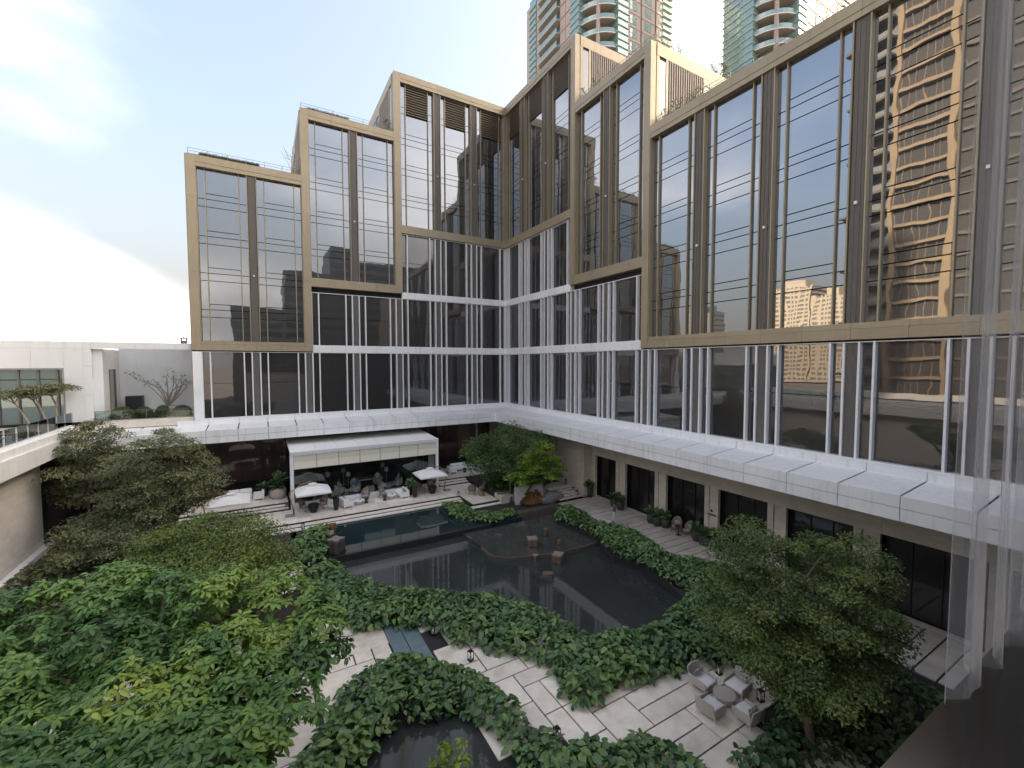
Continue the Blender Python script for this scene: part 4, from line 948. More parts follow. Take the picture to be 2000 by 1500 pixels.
# ------------------------------------------------------------------ city mirrored in the right facade (it stands to the west, outside the frame)
def slab_tower(name, label, x, y, w, d, zt, m, nfl, nwin, band=.6, pier=.8, glassm='tower_grey'):
    E = empty(name, (x, y, -13), 0, label, 'tower'); H = zt+13; fl = H/nfl
    bx('tower_core', glassm, -d/2, d/2-.4, -w/2+.4, w/2-.4, 0, H-.5, E)
    for i in range(nfl): bx('floor_band', m, -d/2-.3, d/2, -w/2, w/2, i*fl, i*fl+fl*band, E)
    for j in range(nwin+1): yy = -w/2 + w*j/nwin; bx('pier', m, d/2-.3, d/2+.15, yy-pier/2, yy+pier/2, 0, H, E)
    bx('roof_block', m, -d/4, d/4, -w/4, w/4, H, H+5, E); return E
slab_tower('cream_tower', 'cream city tower mirrored in the right facade, taller of a pair', -300, 116, 26, 20, 52, 'cream_concrete', 22, 8, .5, 1.2)
slab_tower('cream_tower', 'cream city tower mirrored in the right facade, lower of a pair', -300, 92, 18, 20, 44, 'cream_concrete', 19, 6, .5, 1.2)
slab_tower('cream_block', 'long low cream building mirrored at the foot of the right facade', -260, 205, 90, 20, 20, 'cream_concrete', 7, 12, .55, .5)
slab_tower('grey_tower', 'dark grey city tower mirrored in the right facade', -310, 195, 22, 18, 44, 'tower_grey', 14, 5, .4, .6)
BT = empty('balcony_tower', (-82, -20, -13), 0, 'tall brown balcony tower mirrored in the right facade', 'tower')
def bt(n, m, *a): return bx(n, m, *a, BT)
bt('tower_core', 'tower_grey', -9, 8, -14, 12, 0, 128); bt('dark_face', 'core', 8.02, 8.2, -14, -1.6, 0, 128); bt('window_face', 'core', 8.02, 8.2, -.5, 6.0, 0, 128)
bt('corner_fin', 'tan_concrete', 8, 9.3, -1.5, -.7, 0, 128); bt('corner_fin', 'tan_concrete', 8, 9.4, 6.2, 7.0, 0, 128)
for i in range(38):
    z = i*3.4
    bt('floor_band', 'tan_concrete', 8, 9.0, -.6, 6.1, z, z+.55)
    bt('dark_band', 'tower_brown', 8, 8.6, -14, -1.6, z, z+.5)
    bt('balcony', 'tower_brown', 6, 10.4, 7.2, 12.6 + 1.4*(i % 3 == 0), z, z+.4); bt('balcony_rail', 'tower_grey', 10.1, 10.25, 7.3, 12.4, z+.41, z+1.3)  # dark brown on the balconies stands in for their shade
for q in (.6, 1.7, 2.8, 3.9, 5.0): bt('window_bar', 'tan_concrete', 8, 8.45, q-.03, q+.03, 0, 128)

# ------------------------------------------------------------------ trees
T1 = [(-31.5,-36.4,-8.1),(-31.6,-34.0,-8.0),(-28.2,-38.6,-7.6),(-32.0,-36.4,-7.8),(-29.6,-37.1,-7.8),(-28.7,-39.1,-7.6),(-31.9,-33.7,-7.6),(-30.1,-33.1,-7.3),(-27.0,-36.9,-8.2),(-30.7,-37.8,-7.9),(-33.4,-31.4,-7.9),(-27.7,-39.6,-7.6),(-29.4,-36.5,-7.7),(-30.8,-36.8,-7.9),(-32.2,-33.8,-8.2),(-28.4,-35.0,-7.8),(-29.2,-37.5,-8.0),(-28.8,-38.7,-7.6),(-29.1,-35.4,-7.8),(-27.6,-38.6,-8.0),(-29.5,-32.9,-7.4),(-30.0,-34.0,-7.7),(-34.3,-30.7,-7.3),(-27.2,-34.3,-7.8),(-28.5,-33.1,-6.7),(-32.3,-35.8,-7.8),(-32.2,-34.8,-7.9),(-30.9,-36.1,-8.0),(-33.9,-31.9,-7.8),(-26.5,-37.3,-7.8),(-31.5,-36.1,-7.7),(-28.0,-37.4,-8.1),(-31.4,-35.4,-8.0),(-29.3,-33.8,-7.8),(-34.3,-30.4,-8.0),(-26.6,-35.0,-7.9),(-30.1,-37.9,-7.9),(-30.7,-33.2,-7.2),(-26.5,-33.0,-6.9),(-31.7,-31.5,-7.5),(-32.8,-31.4,-8.1),(-27.5,-35.5,-7.6),(-26.1,-35.5,-8.0),(-28.3,-35.3,-8.4),(-26.3,-34.6,-7.6),(-28.5,-38.5,-7.8),(-31.6,-32.0,-7.9),(-28.4,-38.9,-8.1),(-33.8,-30.5,-7.1),(-27.9,-32.6,-7.2),(-29.7,-38.2,-8.0),(-30.6,-31.3,-7.1),(-25.7,-35.8,-7.7),(-31.8,-36.5,-8.2),(-30.4,-36.9,-8.3),(-32.6,-34.3,-7.7),(-26.4,-33.8,-7.4),(-28.5,-34.4,-7.3),(-26.9,-36.5,-7.9),(-32.8,-34.5,-8.0),(-29.6,-31.9,-6.7),(-30.7,-33.6,-8.0),(-30.4,-34.7,-8.4),(-27.4,-39.5,-7.6),(-30.3,-36.0,-8.3),(-32.5,-31.2,-7.5),(-27.2,-37.8,-7.9),(-29.9,-37.4,-7.9),(-25.7,-34.3,-7.1),(-31.1,-31.6,-6.9),(-31.1,-30.4,-6.7),(-32.6,-30.1,-7.2),(-31.6,-32.9,-8.1),(-29.3,-37.9,-7.8),(-28.7,-36.1,-7.9),(-27.7,-35.9,-8.2),(-28.5,-36.8,-8.2),(-29.7,-35.3,-7.6),(-28.1,-37.2,-7.8),(-30.7,-37.7,-7.6),(-31.5,-35.8,-8.3),(-29.4,-38.2,-8.0),(-28.0,-35.0,-7.4),(-29.2,-38.8,-7.8),(-30.4,-36.6,-8.0),(-30.1,-31.7,-7.4),(-27.4,-37.7,-8.3),(-28.9,-32.6,-7.5),(-27.0,-33.4,-7.0),(-31.6,-37.5,-7.7),(-32.6,-33.0,-7.7),(-29.1,-36.9,-8.1),(-30.2,-31.3,-6.6),(-33.6,-30.6,-7.7),(-31.9,-36.0,-7.7),(-28.0,-39.5,-7.8),(-31.0,-34.7,-8.0),(-27.6,-36.0,-7.8),(-33.6,-29.7,-7.4),(-28.9,-37.0,-7.7),(-27.9,-32.7,-6.6),(-28.1,-39.0,-7.8),(-25.7,-35.5,-7.1),(-31.9,-30.6,-6.8),(-33.7,-32.0,-8.3),(-31.0,-37.9,-7.7),(-33.3,-33.5,-7.9),(-27.7,-34.5,-7.2),(-29.7,-38.5,-7.4),(-27.8,-36.2,-8.5)]
T2 = [(-27.2,-23.9,-9.9),(-30.8,-21.4,-9.6),(-29.0,-20.6,-8.7),(-30.3,-21.4,-10.2),(-26.4,-24.0,-9.4),(-31.0,-19.5,-9.5),(-29.2,-22.9,-9.2),(-32.2,-19.2,-9.8),(-28.4,-20.1,-9.1),(-26.7,-24.1,-10.0),(-27.7,-24.0,-9.7),(-27.2,-21.6,-9.4),(-28.9,-23.7,-10.2),(-29.7,-20.8,-8.7),(-26.6,-21.6,-9.4),(-28.1,-22.7,-9.4),(-28.4,-23.3,-9.3),(-31.7,-19.7,-9.8),(-27.8,-20.3,-8.6),(-31.4,-18.6,-9.2),(-31.2,-22.9,-9.8),(-30.7,-19.2,-8.9),(-32.3,-22.4,-9.3),(-27.8,-24.2,-10.2),(-28.4,-22.5,-8.7),(-29.6,-24.4,-9.5),(-28.9,-21.6,-9.2),(-31.9,-22.1,-9.5),(-30.0,-21.4,-9.5),(-30.7,-22.4,-10.0),(-30.0,-24.6,-9.5),(-27.8,-21.2,-8.9),(-27.7,-23.2,-8.9),(-29.6,-21.2,-9.1),(-26.8,-22.8,-9.5),(-27.5,-24.2,-9.2),(-28.3,-25.1,-9.4),(-31.4,-21.7,-9.8),(-29.5,-23.1,-9.5),(-30.4,-21.8,-9.3),(-26.8,-25.6,-9.9),(-30.1,-20.6,-8.8),(-29.4,-20.6,-8.2),(-28.6,-19.3,-8.8),(-28.9,-22.6,-9.7),(-31.6,-19.7,-9.1),(-27.0,-21.7,-8.9),(-32.6,-19.5,-9.9),(-26.9,-23.3,-9.7),(-28.3,-25.6,-9.6),(-26.2,-24.6,-9.6),(-28.9,-24.2,-9.5),(-30.0,-18.8,-8.8),(-30.5,-19.7,-9.6),(-27.3,-25.5,-9.8),(-32.0,-20.5,-8.9),(-31.6,-22.7,-9.8),(-30.9,-22.6,-9.5),(-27.3,-21.1,-8.7),(-29.2,-25.2,-9.6),(-31.2,-19.9,-9.7),(-26.3,-25.8,-9.6)]
T3A = [(-38.6,-6.8,-7.4),(-36.7,-8.8,-7.7),(-39.1,-4.3,-5.8),(-37.6,-7.4,-9.2),(-37.0,-6.4,-5.2),(-36.0,-7.2,-7.5),(-36.2,-8.4,-7.6),(-37.9,-6.0,-8.7),(-38.0,-6.2,-10.0),(-37.6,-7.6,-7.8),(-37.4,-7.3,-6.5),(-39.4,-5.1,-9.7),(-37.8,-6.9,-5.0),(-39.1,-7.4,-7.6),(-36.8,-6.1,-6.4),(-36.2,-6.2,-6.3),(-37.8,-6.4,-7.4),(-36.4,-7.8,-5.6),(-37.1,-6.7,-7.1),(-38.2,-6.9,-6.3),(-39.1,-5.4,-6.9),(-39.2,-6.2,-6.1),(-35.8,-7.9,-5.2),(-38.6,-6.4,-9.1),(-37.4,-5.9,-6.1),(-37.4,-5.6,-4.4),(-36.5,-9.3,-9.0),(-36.8,-7.5,-8.6),(-39.9,-4.3,-7.5),(-39.2,-5.5,-8.5),(-38.3,-7.0,-8.4),(-36.0,-8.4,-6.6),(-39.0,-4.9,-5.1),(-37.7,-7.5,-5.7),(-37.3,-7.2,-5.3),(-39.8,-5.0,-9.1),(-35.2,-8.9,-6.6),(-38.5,-6.5,-9.7),(-38.5,-5.3,-7.3),(-40.2,-4.2,-6.8),(-36.0,-8.4,-8.3),(-39.5,-4.7,-5.7),(-37.9,-6.0,-4.5),(-36.4,-6.9,-4.8)]
T3B = [(-33.0,-13.0,-5.1),(-33.4,-11.3,-9.9),(-31.0,-12.6,-5.7),(-33.7,-12.5,-5.2),(-30.8,-12.7,-9.3),(-34.6,-10.3,-6.3),(-31.4,-12.1,-9.7),(-35.3,-10.2,-8.0),(-32.6,-11.9,-5.5),(-30.3,-14.3,-7.4),(-32.6,-11.7,-6.9),(-33.5,-13.7,-8.6),(-34.0,-11.6,-7.5),(-34.3,-12.1,-6.6),(-31.8,-12.9,-5.9),(-31.2,-12.6,-6.3),(-30.9,-14.3,-7.7),(-30.0,-12.5,-9.0),(-31.8,-13.8,-8.9),(-34.5,-12.0,-8.8),(-31.3,-14.0,-5.1),(-32.4,-13.0,-8.8),(-35.3,-11.4,-6.7),(-32.5,-12.5,-4.5),(-30.3,-12.8,-8.4),(-31.0,-14.6,-7.0),(-34.7,-10.2,-9.8),(-32.6,-11.8,-8.3),(-31.9,-11.9,-7.9),(-34.3,-12.0,-8.1),(-32.5,-13.9,-7.1),(-32.8,-12.3,-9.4),(-30.2,-13.2,-6.6),(-33.3,-13.4,-7.6),(-33.4,-13.1,-5.9),(-31.8,-12.1,-8.5),(-33.7,-12.5,-9.6),(-33.1,-13.1,-8.9),(-34.7,-10.4,-7.7),(-32.2,-13.9,-9.6),(-33.0,-13.5,-6.5),(-32.2,-11.5,-5.1),(-35.2,-11.0,-8.5),(-32.9,-11.1,-6.2),(-31.4,-12.0,-9.1),(-32.7,-14.0,-8.0),(-31.8,-12.5,-7.0),(-35.2,-10.8,-7.3),(-29.8,-14.0,-7.2),(-30.6,-12.5,-6.2),(-31.8,-13.3,-9.7),(-34.8,-12.6,-8.8),(-30.7,-12.4,-7.2),(-34.2,-10.2,-8.8),(-33.7,-12.5,-6.5),(-33.3,-12.2,-7.3),(-29.6,-14.6,-7.7),(-35.0,-10.8,-6.4),(-30.5,-14.8,-8.2)]
T3C = [(-34.5,-13.7,-11.3),(-37.0,-12.7,-10.2),(-34.6,-14.9,-10.2),(-37.1,-10.4,-10.2),(-34.2,-12.0,-9.8),(-33.6,-12.4,-10.3),(-36.4,-13.5,-11.6),(-34.3,-13.7,-9.9),(-33.4,-14.6,-10.3),(-36.6,-15.1,-11.0),(-35.5,-14.4,-10.2),(-37.2,-11.6,-11.3),(-35.9,-11.7,-9.9),(-34.7,-15.5,-10.9),(-35.8,-13.2,-11.3),(-35.2,-12.0,-10.0),(-34.8,-12.0,-9.3),(-36.8,-11.2,-10.7),(-34.1,-14.4,-10.3),(-35.4,-11.8,-9.2),(-35.6,-12.1,-10.5),(-37.5,-12.2,-11.3),(-32.8,-14.4,-9.3),(-37.6,-11.9,-10.8),(-33.4,-15.9,-10.4)]
T4 = [(-4.7,-13.4,-10.3),(-4.7,-11.5,-8.9),(-7.9,-12.4,-9.8),(-6.7,-10.9,-9.1),(-8.0,-9.6,-9.3),(-7.9,-10.7,-10.3),(-4.6,-14.1,-7.8),(-6.9,-11.8,-6.7),(-4.4,-10.5,-8.1),(-5.2,-11.1,-7.5),(-7.0,-10.6,-11.2),(-6.0,-11.4,-9.6),(-4.7,-10.2,-7.1),(-5.0,-14.9,-9.3),(-7.7,-12.2,-8.0),(-3.0,-12.2,-8.8),(-4.4,-13.0,-8.9),(-9.8,-11.2,-9.7),(-7.3,-13.1,-9.8),(-7.3,-9.3,-8.9),(-7.1,-12.9,-8.4),(-6.8,-10.2,-7.2),(-6.8,-11.8,-10.7),(-4.0,-10.9,-7.2),(-8.7,-8.9,-9.7),(-3.1,-11.0,-7.4),(-10.1,-11.0,-8.6),(-6.3,-12.7,-8.1),(-8.9,-10.9,-7.8),(-6.0,-12.3,-10.2),(-4.4,-11.9,-9.7),(-3.3,-13.2,-7.8),(-9.4,-11.9,-9.2),(-2.8,-13.2,-8.3),(-6.9,-12.4,-7.5),(-3.5,-12.9,-7.3),(-5.4,-13.1,-10.2),(-7.9,-11.8,-7.4),(-5.8,-14.3,-10.4),(-6.3,-13.6,-10.5),(-6.1,-13.1,-9.1),(-7.0,-13.6,-10.3),(-8.3,-11.6,-9.3),(-4.0,-11.1,-8.5),(-9.1,-11.5,-10.3),(-8.2,-10.4,-7.4),(-9.1,-10.3,-8.6),(-7.8,-13.1,-9.1),(-4.7,-14.8,-8.8),(-7.9,-11.7,-8.7),(-4.3,-12.3,-7.7),(-7.5,-10.1,-8.2),(-7.7,-10.4,-11.1),(-5.9,-11.9,-8.9),(-5.0,-9.6,-6.8),(-5.8,-13.0,-9.7),(-8.9,-9.5,-8.2),(-5.0,-14.1,-9.2),(-6.8,-12.6,-6.9)]
T5 = [(-5.1,-15.9,-7.2),(-6.6,-14.3,-9.6),(-4.9,-15.0,-8.7),(-8.2,-15.3,-10.1),(-7.3,-16.1,-9.9),(-5.8,-16.3,-9.3),(-5.4,-16.6,-8.5),(-4.9,-16.0,-7.9),(-5.6,-15.6,-10.5),(-7.5,-16.3,-10.5),(-6.8,-16.4,-9.6),(-5.2,-16.2,-9.9),(-5.0,-16.2,-9.3),(-5.7,-14.9,-9.3),(-5.0,-17.2,-10.1),(-5.8,-14.7,-8.5),(-6.1,-16.9,-7.7),(-4.8,-16.7,-8.4),(-4.8,-17.3,-9.5),(-5.7,-15.2,-9.6),(-7.6,-15.5,-9.9),(-7.2,-14.5,-10.6),(-3.9,-17.0,-9.5),(-3.6,-16.0,-8.8),(-6.6,-15.3,-8.9),(-6.7,-15.4,-9.3),(-6.0,-15.2,-10.7),(-5.8,-15.6,-7.7),(-5.2,-15.5,-9.1),(-4.0,-15.9,-9.4),(-4.9,-15.5,-10.8),(-3.7,-16.3,-10.3),(-5.5,-15.5,-10.0),(-4.5,-16.3,-7.9),(-4.1,-16.8,-9.0),(-5.1,-16.7,-7.4),(-4.3,-15.7,-9.1),(-5.4,-14.8,-8.9),(-4.8,-16.4,-9.6)]
T6 = [(-9.6,-40.8,-8.7),(-8.3,-39.1,-7.9),(-13.3,-41.1,-10.1),(-10.9,-37.4,-8.5),(-12.5,-40.4,-9.3),(-11.4,-41.6,-10.5),(-10.0,-37.0,-7.3),(-7.4,-41.8,-9.6),(-7.5,-41.4,-7.8),(-6.3,-40.2,-7.2),(-9.4,-41.9,-8.5),(-12.9,-39.0,-9.1),(-12.2,-41.1,-9.2),(-10.8,-39.2,-7.8),(-11.8,-40.1,-10.9),(-13.0,-39.3,-8.0),(-12.8,-42.3,-9.9),(-9.4,-41.4,-7.4),(-10.3,-39.8,-8.7),(-11.2,-39.0,-6.5),(-11.0,-39.7,-9.6),(-7.2,-39.2,-8.0),(-9.3,-39.3,-7.1),(-10.3,-41.6,-9.7),(-11.4,-39.9,-8.0),(-11.3,-41.8,-8.6),(-12.2,-40.2,-8.1),(-11.3,-38.4,-7.7),(-7.9,-41.8,-10.6),(-10.9,-39.0,-9.9),(-7.2,-41.1,-7.4),(-10.4,-41.7,-10.3),(-9.8,-39.9,-9.6),(-8.4,-39.2,-8.4),(-8.1,-41.3,-9.9),(-7.7,-40.9,-8.7),(-12.9,-39.0,-9.7),(-12.2,-38.1,-9.3),(-9.6,-42.1,-9.2),(-9.4,-41.8,-10.0),(-8.8,-41.0,-9.0),(-10.8,-41.0,-9.3),(-8.1,-40.1,-7.0),(-12.0,-37.5,-9.0),(-8.6,-42.2,-9.5),(-11.7,-39.5,-10.0),(-7.9,-39.6,-8.3),(-11.5,-40.4,-9.4),(-8.6,-40.4,-8.4),(-10.4,-37.6,-7.6),(-7.1,-40.5,-7.8),(-10.5,-38.0,-8.7),(-12.3,-41.1,-11.0),(-8.1,-40.4,-7.9),(-12.7,-39.4,-10.0),(-10.4,-40.9,-10.9),(-12.0,-41.4,-10.7),(-7.2,-41.4,-8.4),(-8.7,-42.1,-8.7),(-9.6,-40.4,-10.5),(-9.5,-41.9,-10.3),(-13.0,-41.5,-9.7),(-13.8,-40.6,-9.2),(-10.6,-38.5,-9.2),(-10.3,-39.5,-7.9),(-13.2,-38.7,-9.2),(-12.9,-39.5,-8.6),(-10.3,-40.5,-8.3),(-10.5,-38.9,-8.5),(-11.3,-42.3,-10.1),(-12.5,-41.4,-9.5),(-8.5,-40.4,-9.9),(-12.6,-40.5,-9.6),(-9.1,-38.7,-7.7),(-9.7,-37.8,-7.8),(-10.0,-40.9,-10.5),(-13.9,-40.1,-8.5),(-11.7,-39.1,-7.6),(-9.3,-39.6,-8.7),(-6.9,-38.9,-7.5),(-12.5,-40.8,-9.9),(-6.7,-39.7,-8.0),(-6.3,-41.0,-9.4),(-10.9,-39.6,-9.2),(-11.2,-41.0,-8.4),(-11.8,-37.9,-7.2),(-11.5,-38.0,-8.5),(-9.3,-37.4,-6.9),(-12.8,-40.1,-8.2),(-10.9,-40.4,-8.5),(-9.5,-40.2,-8.2),(-10.2,-41.4,-7.8),(-9.5,-38.7,-7.2),(-8.1,-40.9,-9.7),(-9.4,-41.5,-9.7),(-9.4,-40.8,-10.3),(-11.7,-39.5,-7.0),(-13.4,-40.5,-9.8)]
def tree(name, label, base, fork, clumps, r0, nlimb, crownfn, seed, bark='trunk', group=None):
    e = empty(name, base, 0, label, 'tree', group); g = nprng(seed); mb = MB()
    B = np.array(base); cl = [tuple(np.array(c)-B) for c in clumps]
    trunk_mesh(mb, (0, 0, 0), tuple(np.array(fork)-B), cl, g, r0, nlimb); mb.build('trunk', bark, e, True)
    crownfn(cl, e); return e
def tint1(P, T):
    # yellow-green young growth on the crown's right hand limbs
    Q = P + np.array([-28.4, -33.4, -13.05]); d = np.hypot(Q[:, 0]+29.1, Q[:, 1]+35.8); d2 = np.hypot(Q[:, 0]+27.0, Q[:, 1]+33.6)
    return np.where(d < 1.1, T*.5+.42, np.where(d2 < 1.6, T*.6+.32, T*.78))
tree('broadleaf_tree', 'large broad leaved tree filling the lower left foreground', (-28.4, -33.4, -13.05), (-28.6, -34.6, -10.2), T1, .22, 16, lambda cl, e: crown_whorl('crown', cl, .74, 44, .225, .42, 'leaf_big', 101, e, 8, .75, tint1), 101)
tree('fine_leaved_tree', 'light green fine leaved tree beside the left terrace steps', (-29.2, -22.4, -13.05), (-29.2, -22.2, -11.0), T2, .14, 14, lambda cl, e: crown_small('crown', cl, .95, 330, .15, .085, 'leaf_fine', 102, e, .6, (.05, .8)), 102)
tree('olive_tree', 'tall olive green tree against the white terrace edge, far left', (-37.6, -7.2, -13.05), (-37.8, -6.9, -9.6), T3A, .13, 12, lambda cl, e: crown_small('crown', cl, .95, 330, .20, .085, 'leaf_olive', 103, e, .55), 103)
tree('olive_tree', 'wide olive green tree in front of the brown glass wall', (-33.0, -12.6, -13.05), (-32.8, -12.5, -9.8), T3B, .13, 12, lambda cl, e: crown_small('crown', cl, .95, 380, .19, .08, 'leaf_olive', 104, e, .55, (0.05, .9)), 104)
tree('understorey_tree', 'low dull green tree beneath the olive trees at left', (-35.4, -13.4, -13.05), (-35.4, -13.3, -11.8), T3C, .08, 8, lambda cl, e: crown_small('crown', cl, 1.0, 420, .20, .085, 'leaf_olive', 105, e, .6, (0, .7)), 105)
tree('round_tree', 'rounded dark green tree by the corner of the wings', (-7.0, -13.4, -13.0), (-6.6, -12.4, -10.8), T4, .15, 12, lambda cl, e: crown_small('crown', cl, 1.15, 420, .20, .10, 'leaf_mid', 106, e, .7, (0, .9)), 106)
tree('yellow_tree', 'bright yellow green tree beside the rounded dark tree', (-6.2, -13.8, -13.0), (-5.6, -15.2, -10.8), T5, .12, 10, lambda cl, e: crown_small('crown', cl, .62, 210, .20, .11, 'leaf_yellow', 107, e, .6), 107)
rt_ = tree('feathery_tree', 'large feathery dark green tree at lower right by the armchairs', (-11.4, -41.1, -13.05), (-11.6, -40.4, -10.8), T6, .16, 18, lambda cl, e: crown_small('crown', cl, .74, 520, .125, .07, 'leaf_dark', 108, e, .5, (0, 1)), 108)
for i, (x, y) in enumerate(((-12.2, -41.5), (-10.7, -41.8), (-11.6, -40.0))):
    pass
# umbrella shaped trees on the west terrace
for i, (x, y, c, wd) in enumerate(((-42.2, -1.2, (-43.2, -1.3, -2.5), 'left'), (-41.3, -1.1, (-42.1, -1.2, -2.2), 'middle'), (-40.7, -1.0, (-40.9, -1.1, -2.0), 'right'))):
    cl = [(c[0]+a, c[1]+b*.7, c[2]+q) for a, b, q in ((-.9, 0, -.15), (-.4, .5, .1), (0, -.5, .12), (.4, .3, .15), (.8, -.1, 0), (-.1, .1, .2))]
    tree('umbrella_tree', 'flat topped tree with slanting trunk on the white terrace, %s of three' % wd, (x, y, -4.9), (c[0]+.2, c[1], c[2]-.5), cl, .08, 5, lambda k, e, s=i: crown_small('crown', k, .75, 420, .15, .085, 'leaf_olive', 120+s, e, .5, (.2, 1), 0), 120+i, 'trunk_pale', 'flat topped trees on the white terrace')

# ------------------------------------------------------------------ big leaved planting
hedge('leafy_hedge', 'long winding bank of large dark leaves along the pond', H1, -13.0, .72, 88, .35, 201, group=None)
hedge('leafy_hedge', 'bank of large leaves curling round the small foreground pond', H2, -13.0, .75, 85, .36, 202)
hedge('leafy_hedge', 'clump of large leaves at the left end of the upper pool', H3, -13.05, .85, 80, .34, 203, tint=(.2, 1))
hedge('leafy_hedge', 'leafy bed below the terrace corner at the pool end', H4, -13.0, .5, 90, .28, 204, tint=(.25, 1))
hedge('leafy_hedge', 'row of leafy shrubs between the pond and right walkway', H5, -13.0, .72, 95, .28, 205, tint=(.1, .95))
hedge('leafy_hedge', 'dark leaves around the armchairs at lower right', H6, -13.0, .6, 100, .28, 206, tint=(0, .6))
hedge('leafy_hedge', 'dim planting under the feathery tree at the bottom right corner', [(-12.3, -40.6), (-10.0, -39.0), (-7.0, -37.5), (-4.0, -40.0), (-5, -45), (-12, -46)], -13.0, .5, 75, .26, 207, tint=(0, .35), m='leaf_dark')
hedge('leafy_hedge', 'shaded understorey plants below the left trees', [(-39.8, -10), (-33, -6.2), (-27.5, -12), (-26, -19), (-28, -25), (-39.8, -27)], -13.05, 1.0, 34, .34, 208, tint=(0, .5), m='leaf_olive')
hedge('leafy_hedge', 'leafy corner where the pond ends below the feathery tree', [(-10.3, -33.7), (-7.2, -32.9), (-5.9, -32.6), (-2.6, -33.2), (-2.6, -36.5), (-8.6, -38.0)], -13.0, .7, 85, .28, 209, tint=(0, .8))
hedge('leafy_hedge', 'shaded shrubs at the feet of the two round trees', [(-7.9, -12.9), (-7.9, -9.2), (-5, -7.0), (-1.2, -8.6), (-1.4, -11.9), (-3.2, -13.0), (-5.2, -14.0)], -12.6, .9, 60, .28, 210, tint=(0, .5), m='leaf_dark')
sg = nprng(5); gp = [(-19.4, -34.2), (-18.6, -31.9)]
# young plant standing in the foreground pond
yp = bare_shrub('young_plant', 'yellow green young plant rising from the foreground pond', (-22.3, -36.4, -13.03), 1.5, .35, 77, 16, 'trunk', 'leaf_yellow', 5, 'plant', .03, .2)

# ------------------------------------------------------------------ stumps, rocks
def stump(name, label, loc, r, h, pts, seed, side='petrified', top='petrified_top'):
    g = nprng(seed); e = empty(name, loc, seed*.7, label, 'stump'); n = 28; ph_ = g.uniform(0, 6)
    w_ = lambda t: 1 + .24*math.cos(pts*t+ph_) + .08*math.cos(9*t)
    MB().lathe([(r*1.12, 0), (r*.98, h*.25), (r*.92, h*.7), (r*.98, h*.97)], n, wob=w_).build('trunk_side', side, e, True)
    MB().lathe([(r*.99, h*.965), (r*1.0, h), (r*.5, h*1.0)], n, wob=w_).build('cut_top', top, e); return e
stump('petrified_stump', 'largest dark petrified stump standing at the upper pool edge', (-22.75, -16.5, -13.12), 0.46, 1.03, 4, 1)
stump('petrified_stump', 'dark stump behind the largest, below the leafy clump', (-22.95, -14.3, -13.12), 0.41, 0.72, 3, 2)
stump('petrified_stump', 'star shaped grey stump on the curved pool shelf', (-10.1, -21.9, -13.36), 0.39, 0.61, 4, 3, 'bronze_stump')
stump('petrified_stump', 'star shaped brown stump just off the curved shelf', (-9.75, -24.6, -13.6), 0.37, 0.65, 4, 4, 'bronze_stump')
stump('petrified_stump', 'small low stump at the rim of the curved shelf', (-10.9, -23.55, -13.6), 0.19, 0.41, 3, 5, 'bronze_stump')
stump('petrified_stump', 'flat brown stump lowest in the pond', (-11.4, -25.8, -13.6), 0.31, 0.23, 2, 6, 'bronze_stump', 'bronze_stump')
stump('petrified_stump', 'small golden stump farthest back on the pool shelf', (-8.2, -20.9, -13.36), 0.14, 0.61, 2, 7, 'bronze_stump', 'bronze_stump')
stump('petrified_stump', 'small golden stump right of the grey star stump', (-8.25, -22.7, -13.36), 0.13, 0.37, 3, 8, 'bronze_stump', 'bronze_stump')
stump('petrified_stump', 'golden brown stump half hidden by the leafy clump', (-22.6, -13.6, -13.1), 0.22, 1.08, 3, 9, 'rust_rock', 'rust_rock')
def blob(name, m, sx, sy, sz, seed, parent, loc, n=18, amp=.18):
    g = nprng(seed); k = g.normal(size=(6, 3))*2.2; ph_ = g.uniform(0, 6, 6)
    def fn(u, v):
        a = u*2*math.pi; b = (v-.5)*math.pi; d = np.array([math.cos(a)*math.cos(b), math.sin(a)*math.cos(b), math.sin(b)]); q = 1 + amp*sum(math.sin(float(k[i]@d)+ph_[i]) for i in range(6))/2
        return (d[0]*sx*q, d[1]*sy*q, d[2]*sz*q)
    o = MB().grid(fn, n, n//2).build(name, m, parent, True); o.location = loc; return o
rs = empty('rock_slab', (-5.6, -14.6, -13.05), R(-11), 'upright white rock slab under the yellow green tree', 'rock')
def slabf(u, v): return None
o = MB().prism([(-1.45, 0), (1.35, -.05), (1.30, .35), (-1.4, .4)], 0, [1.55, 1.75, 1.80, 1.60]).build('slab', 'rock_white', rs, bevel=.05); o.rotation_euler = (R(-9), 0, 0)
fr = empty('rust_rock', (-5.5, -14.95, -13.05), R(-11), 'fan shaped rusty brown rock leaning on the white slab', 'rock')
g = nprng(9)
for i in range(11):
    a = math.pi*(.06 + .88*i/10); L_ = 1.15 + .15*math.sin(i*2.1); mbr = MB()
    mbr.tube([(0, 0, .08), (math.cos(a)*L_*.5, -.06, .10+math.sin(a)*L_*.5), (math.cos(a)*L_, .04, .12+math.sin(a)*L_)], [.10, .20, .17], 7)
    mbr.build('ridge', 'rust_rock', fr, True)
gr = empty('grey_boulder', (-3.6, -14.9, -13.0), 0, 'flat grey boulder right of the white rock slab', 'rock'); blob('boulder', 'rock_grey', 1.3, .7, .62, 12, gr, (0, 0, .25), 20, .10)
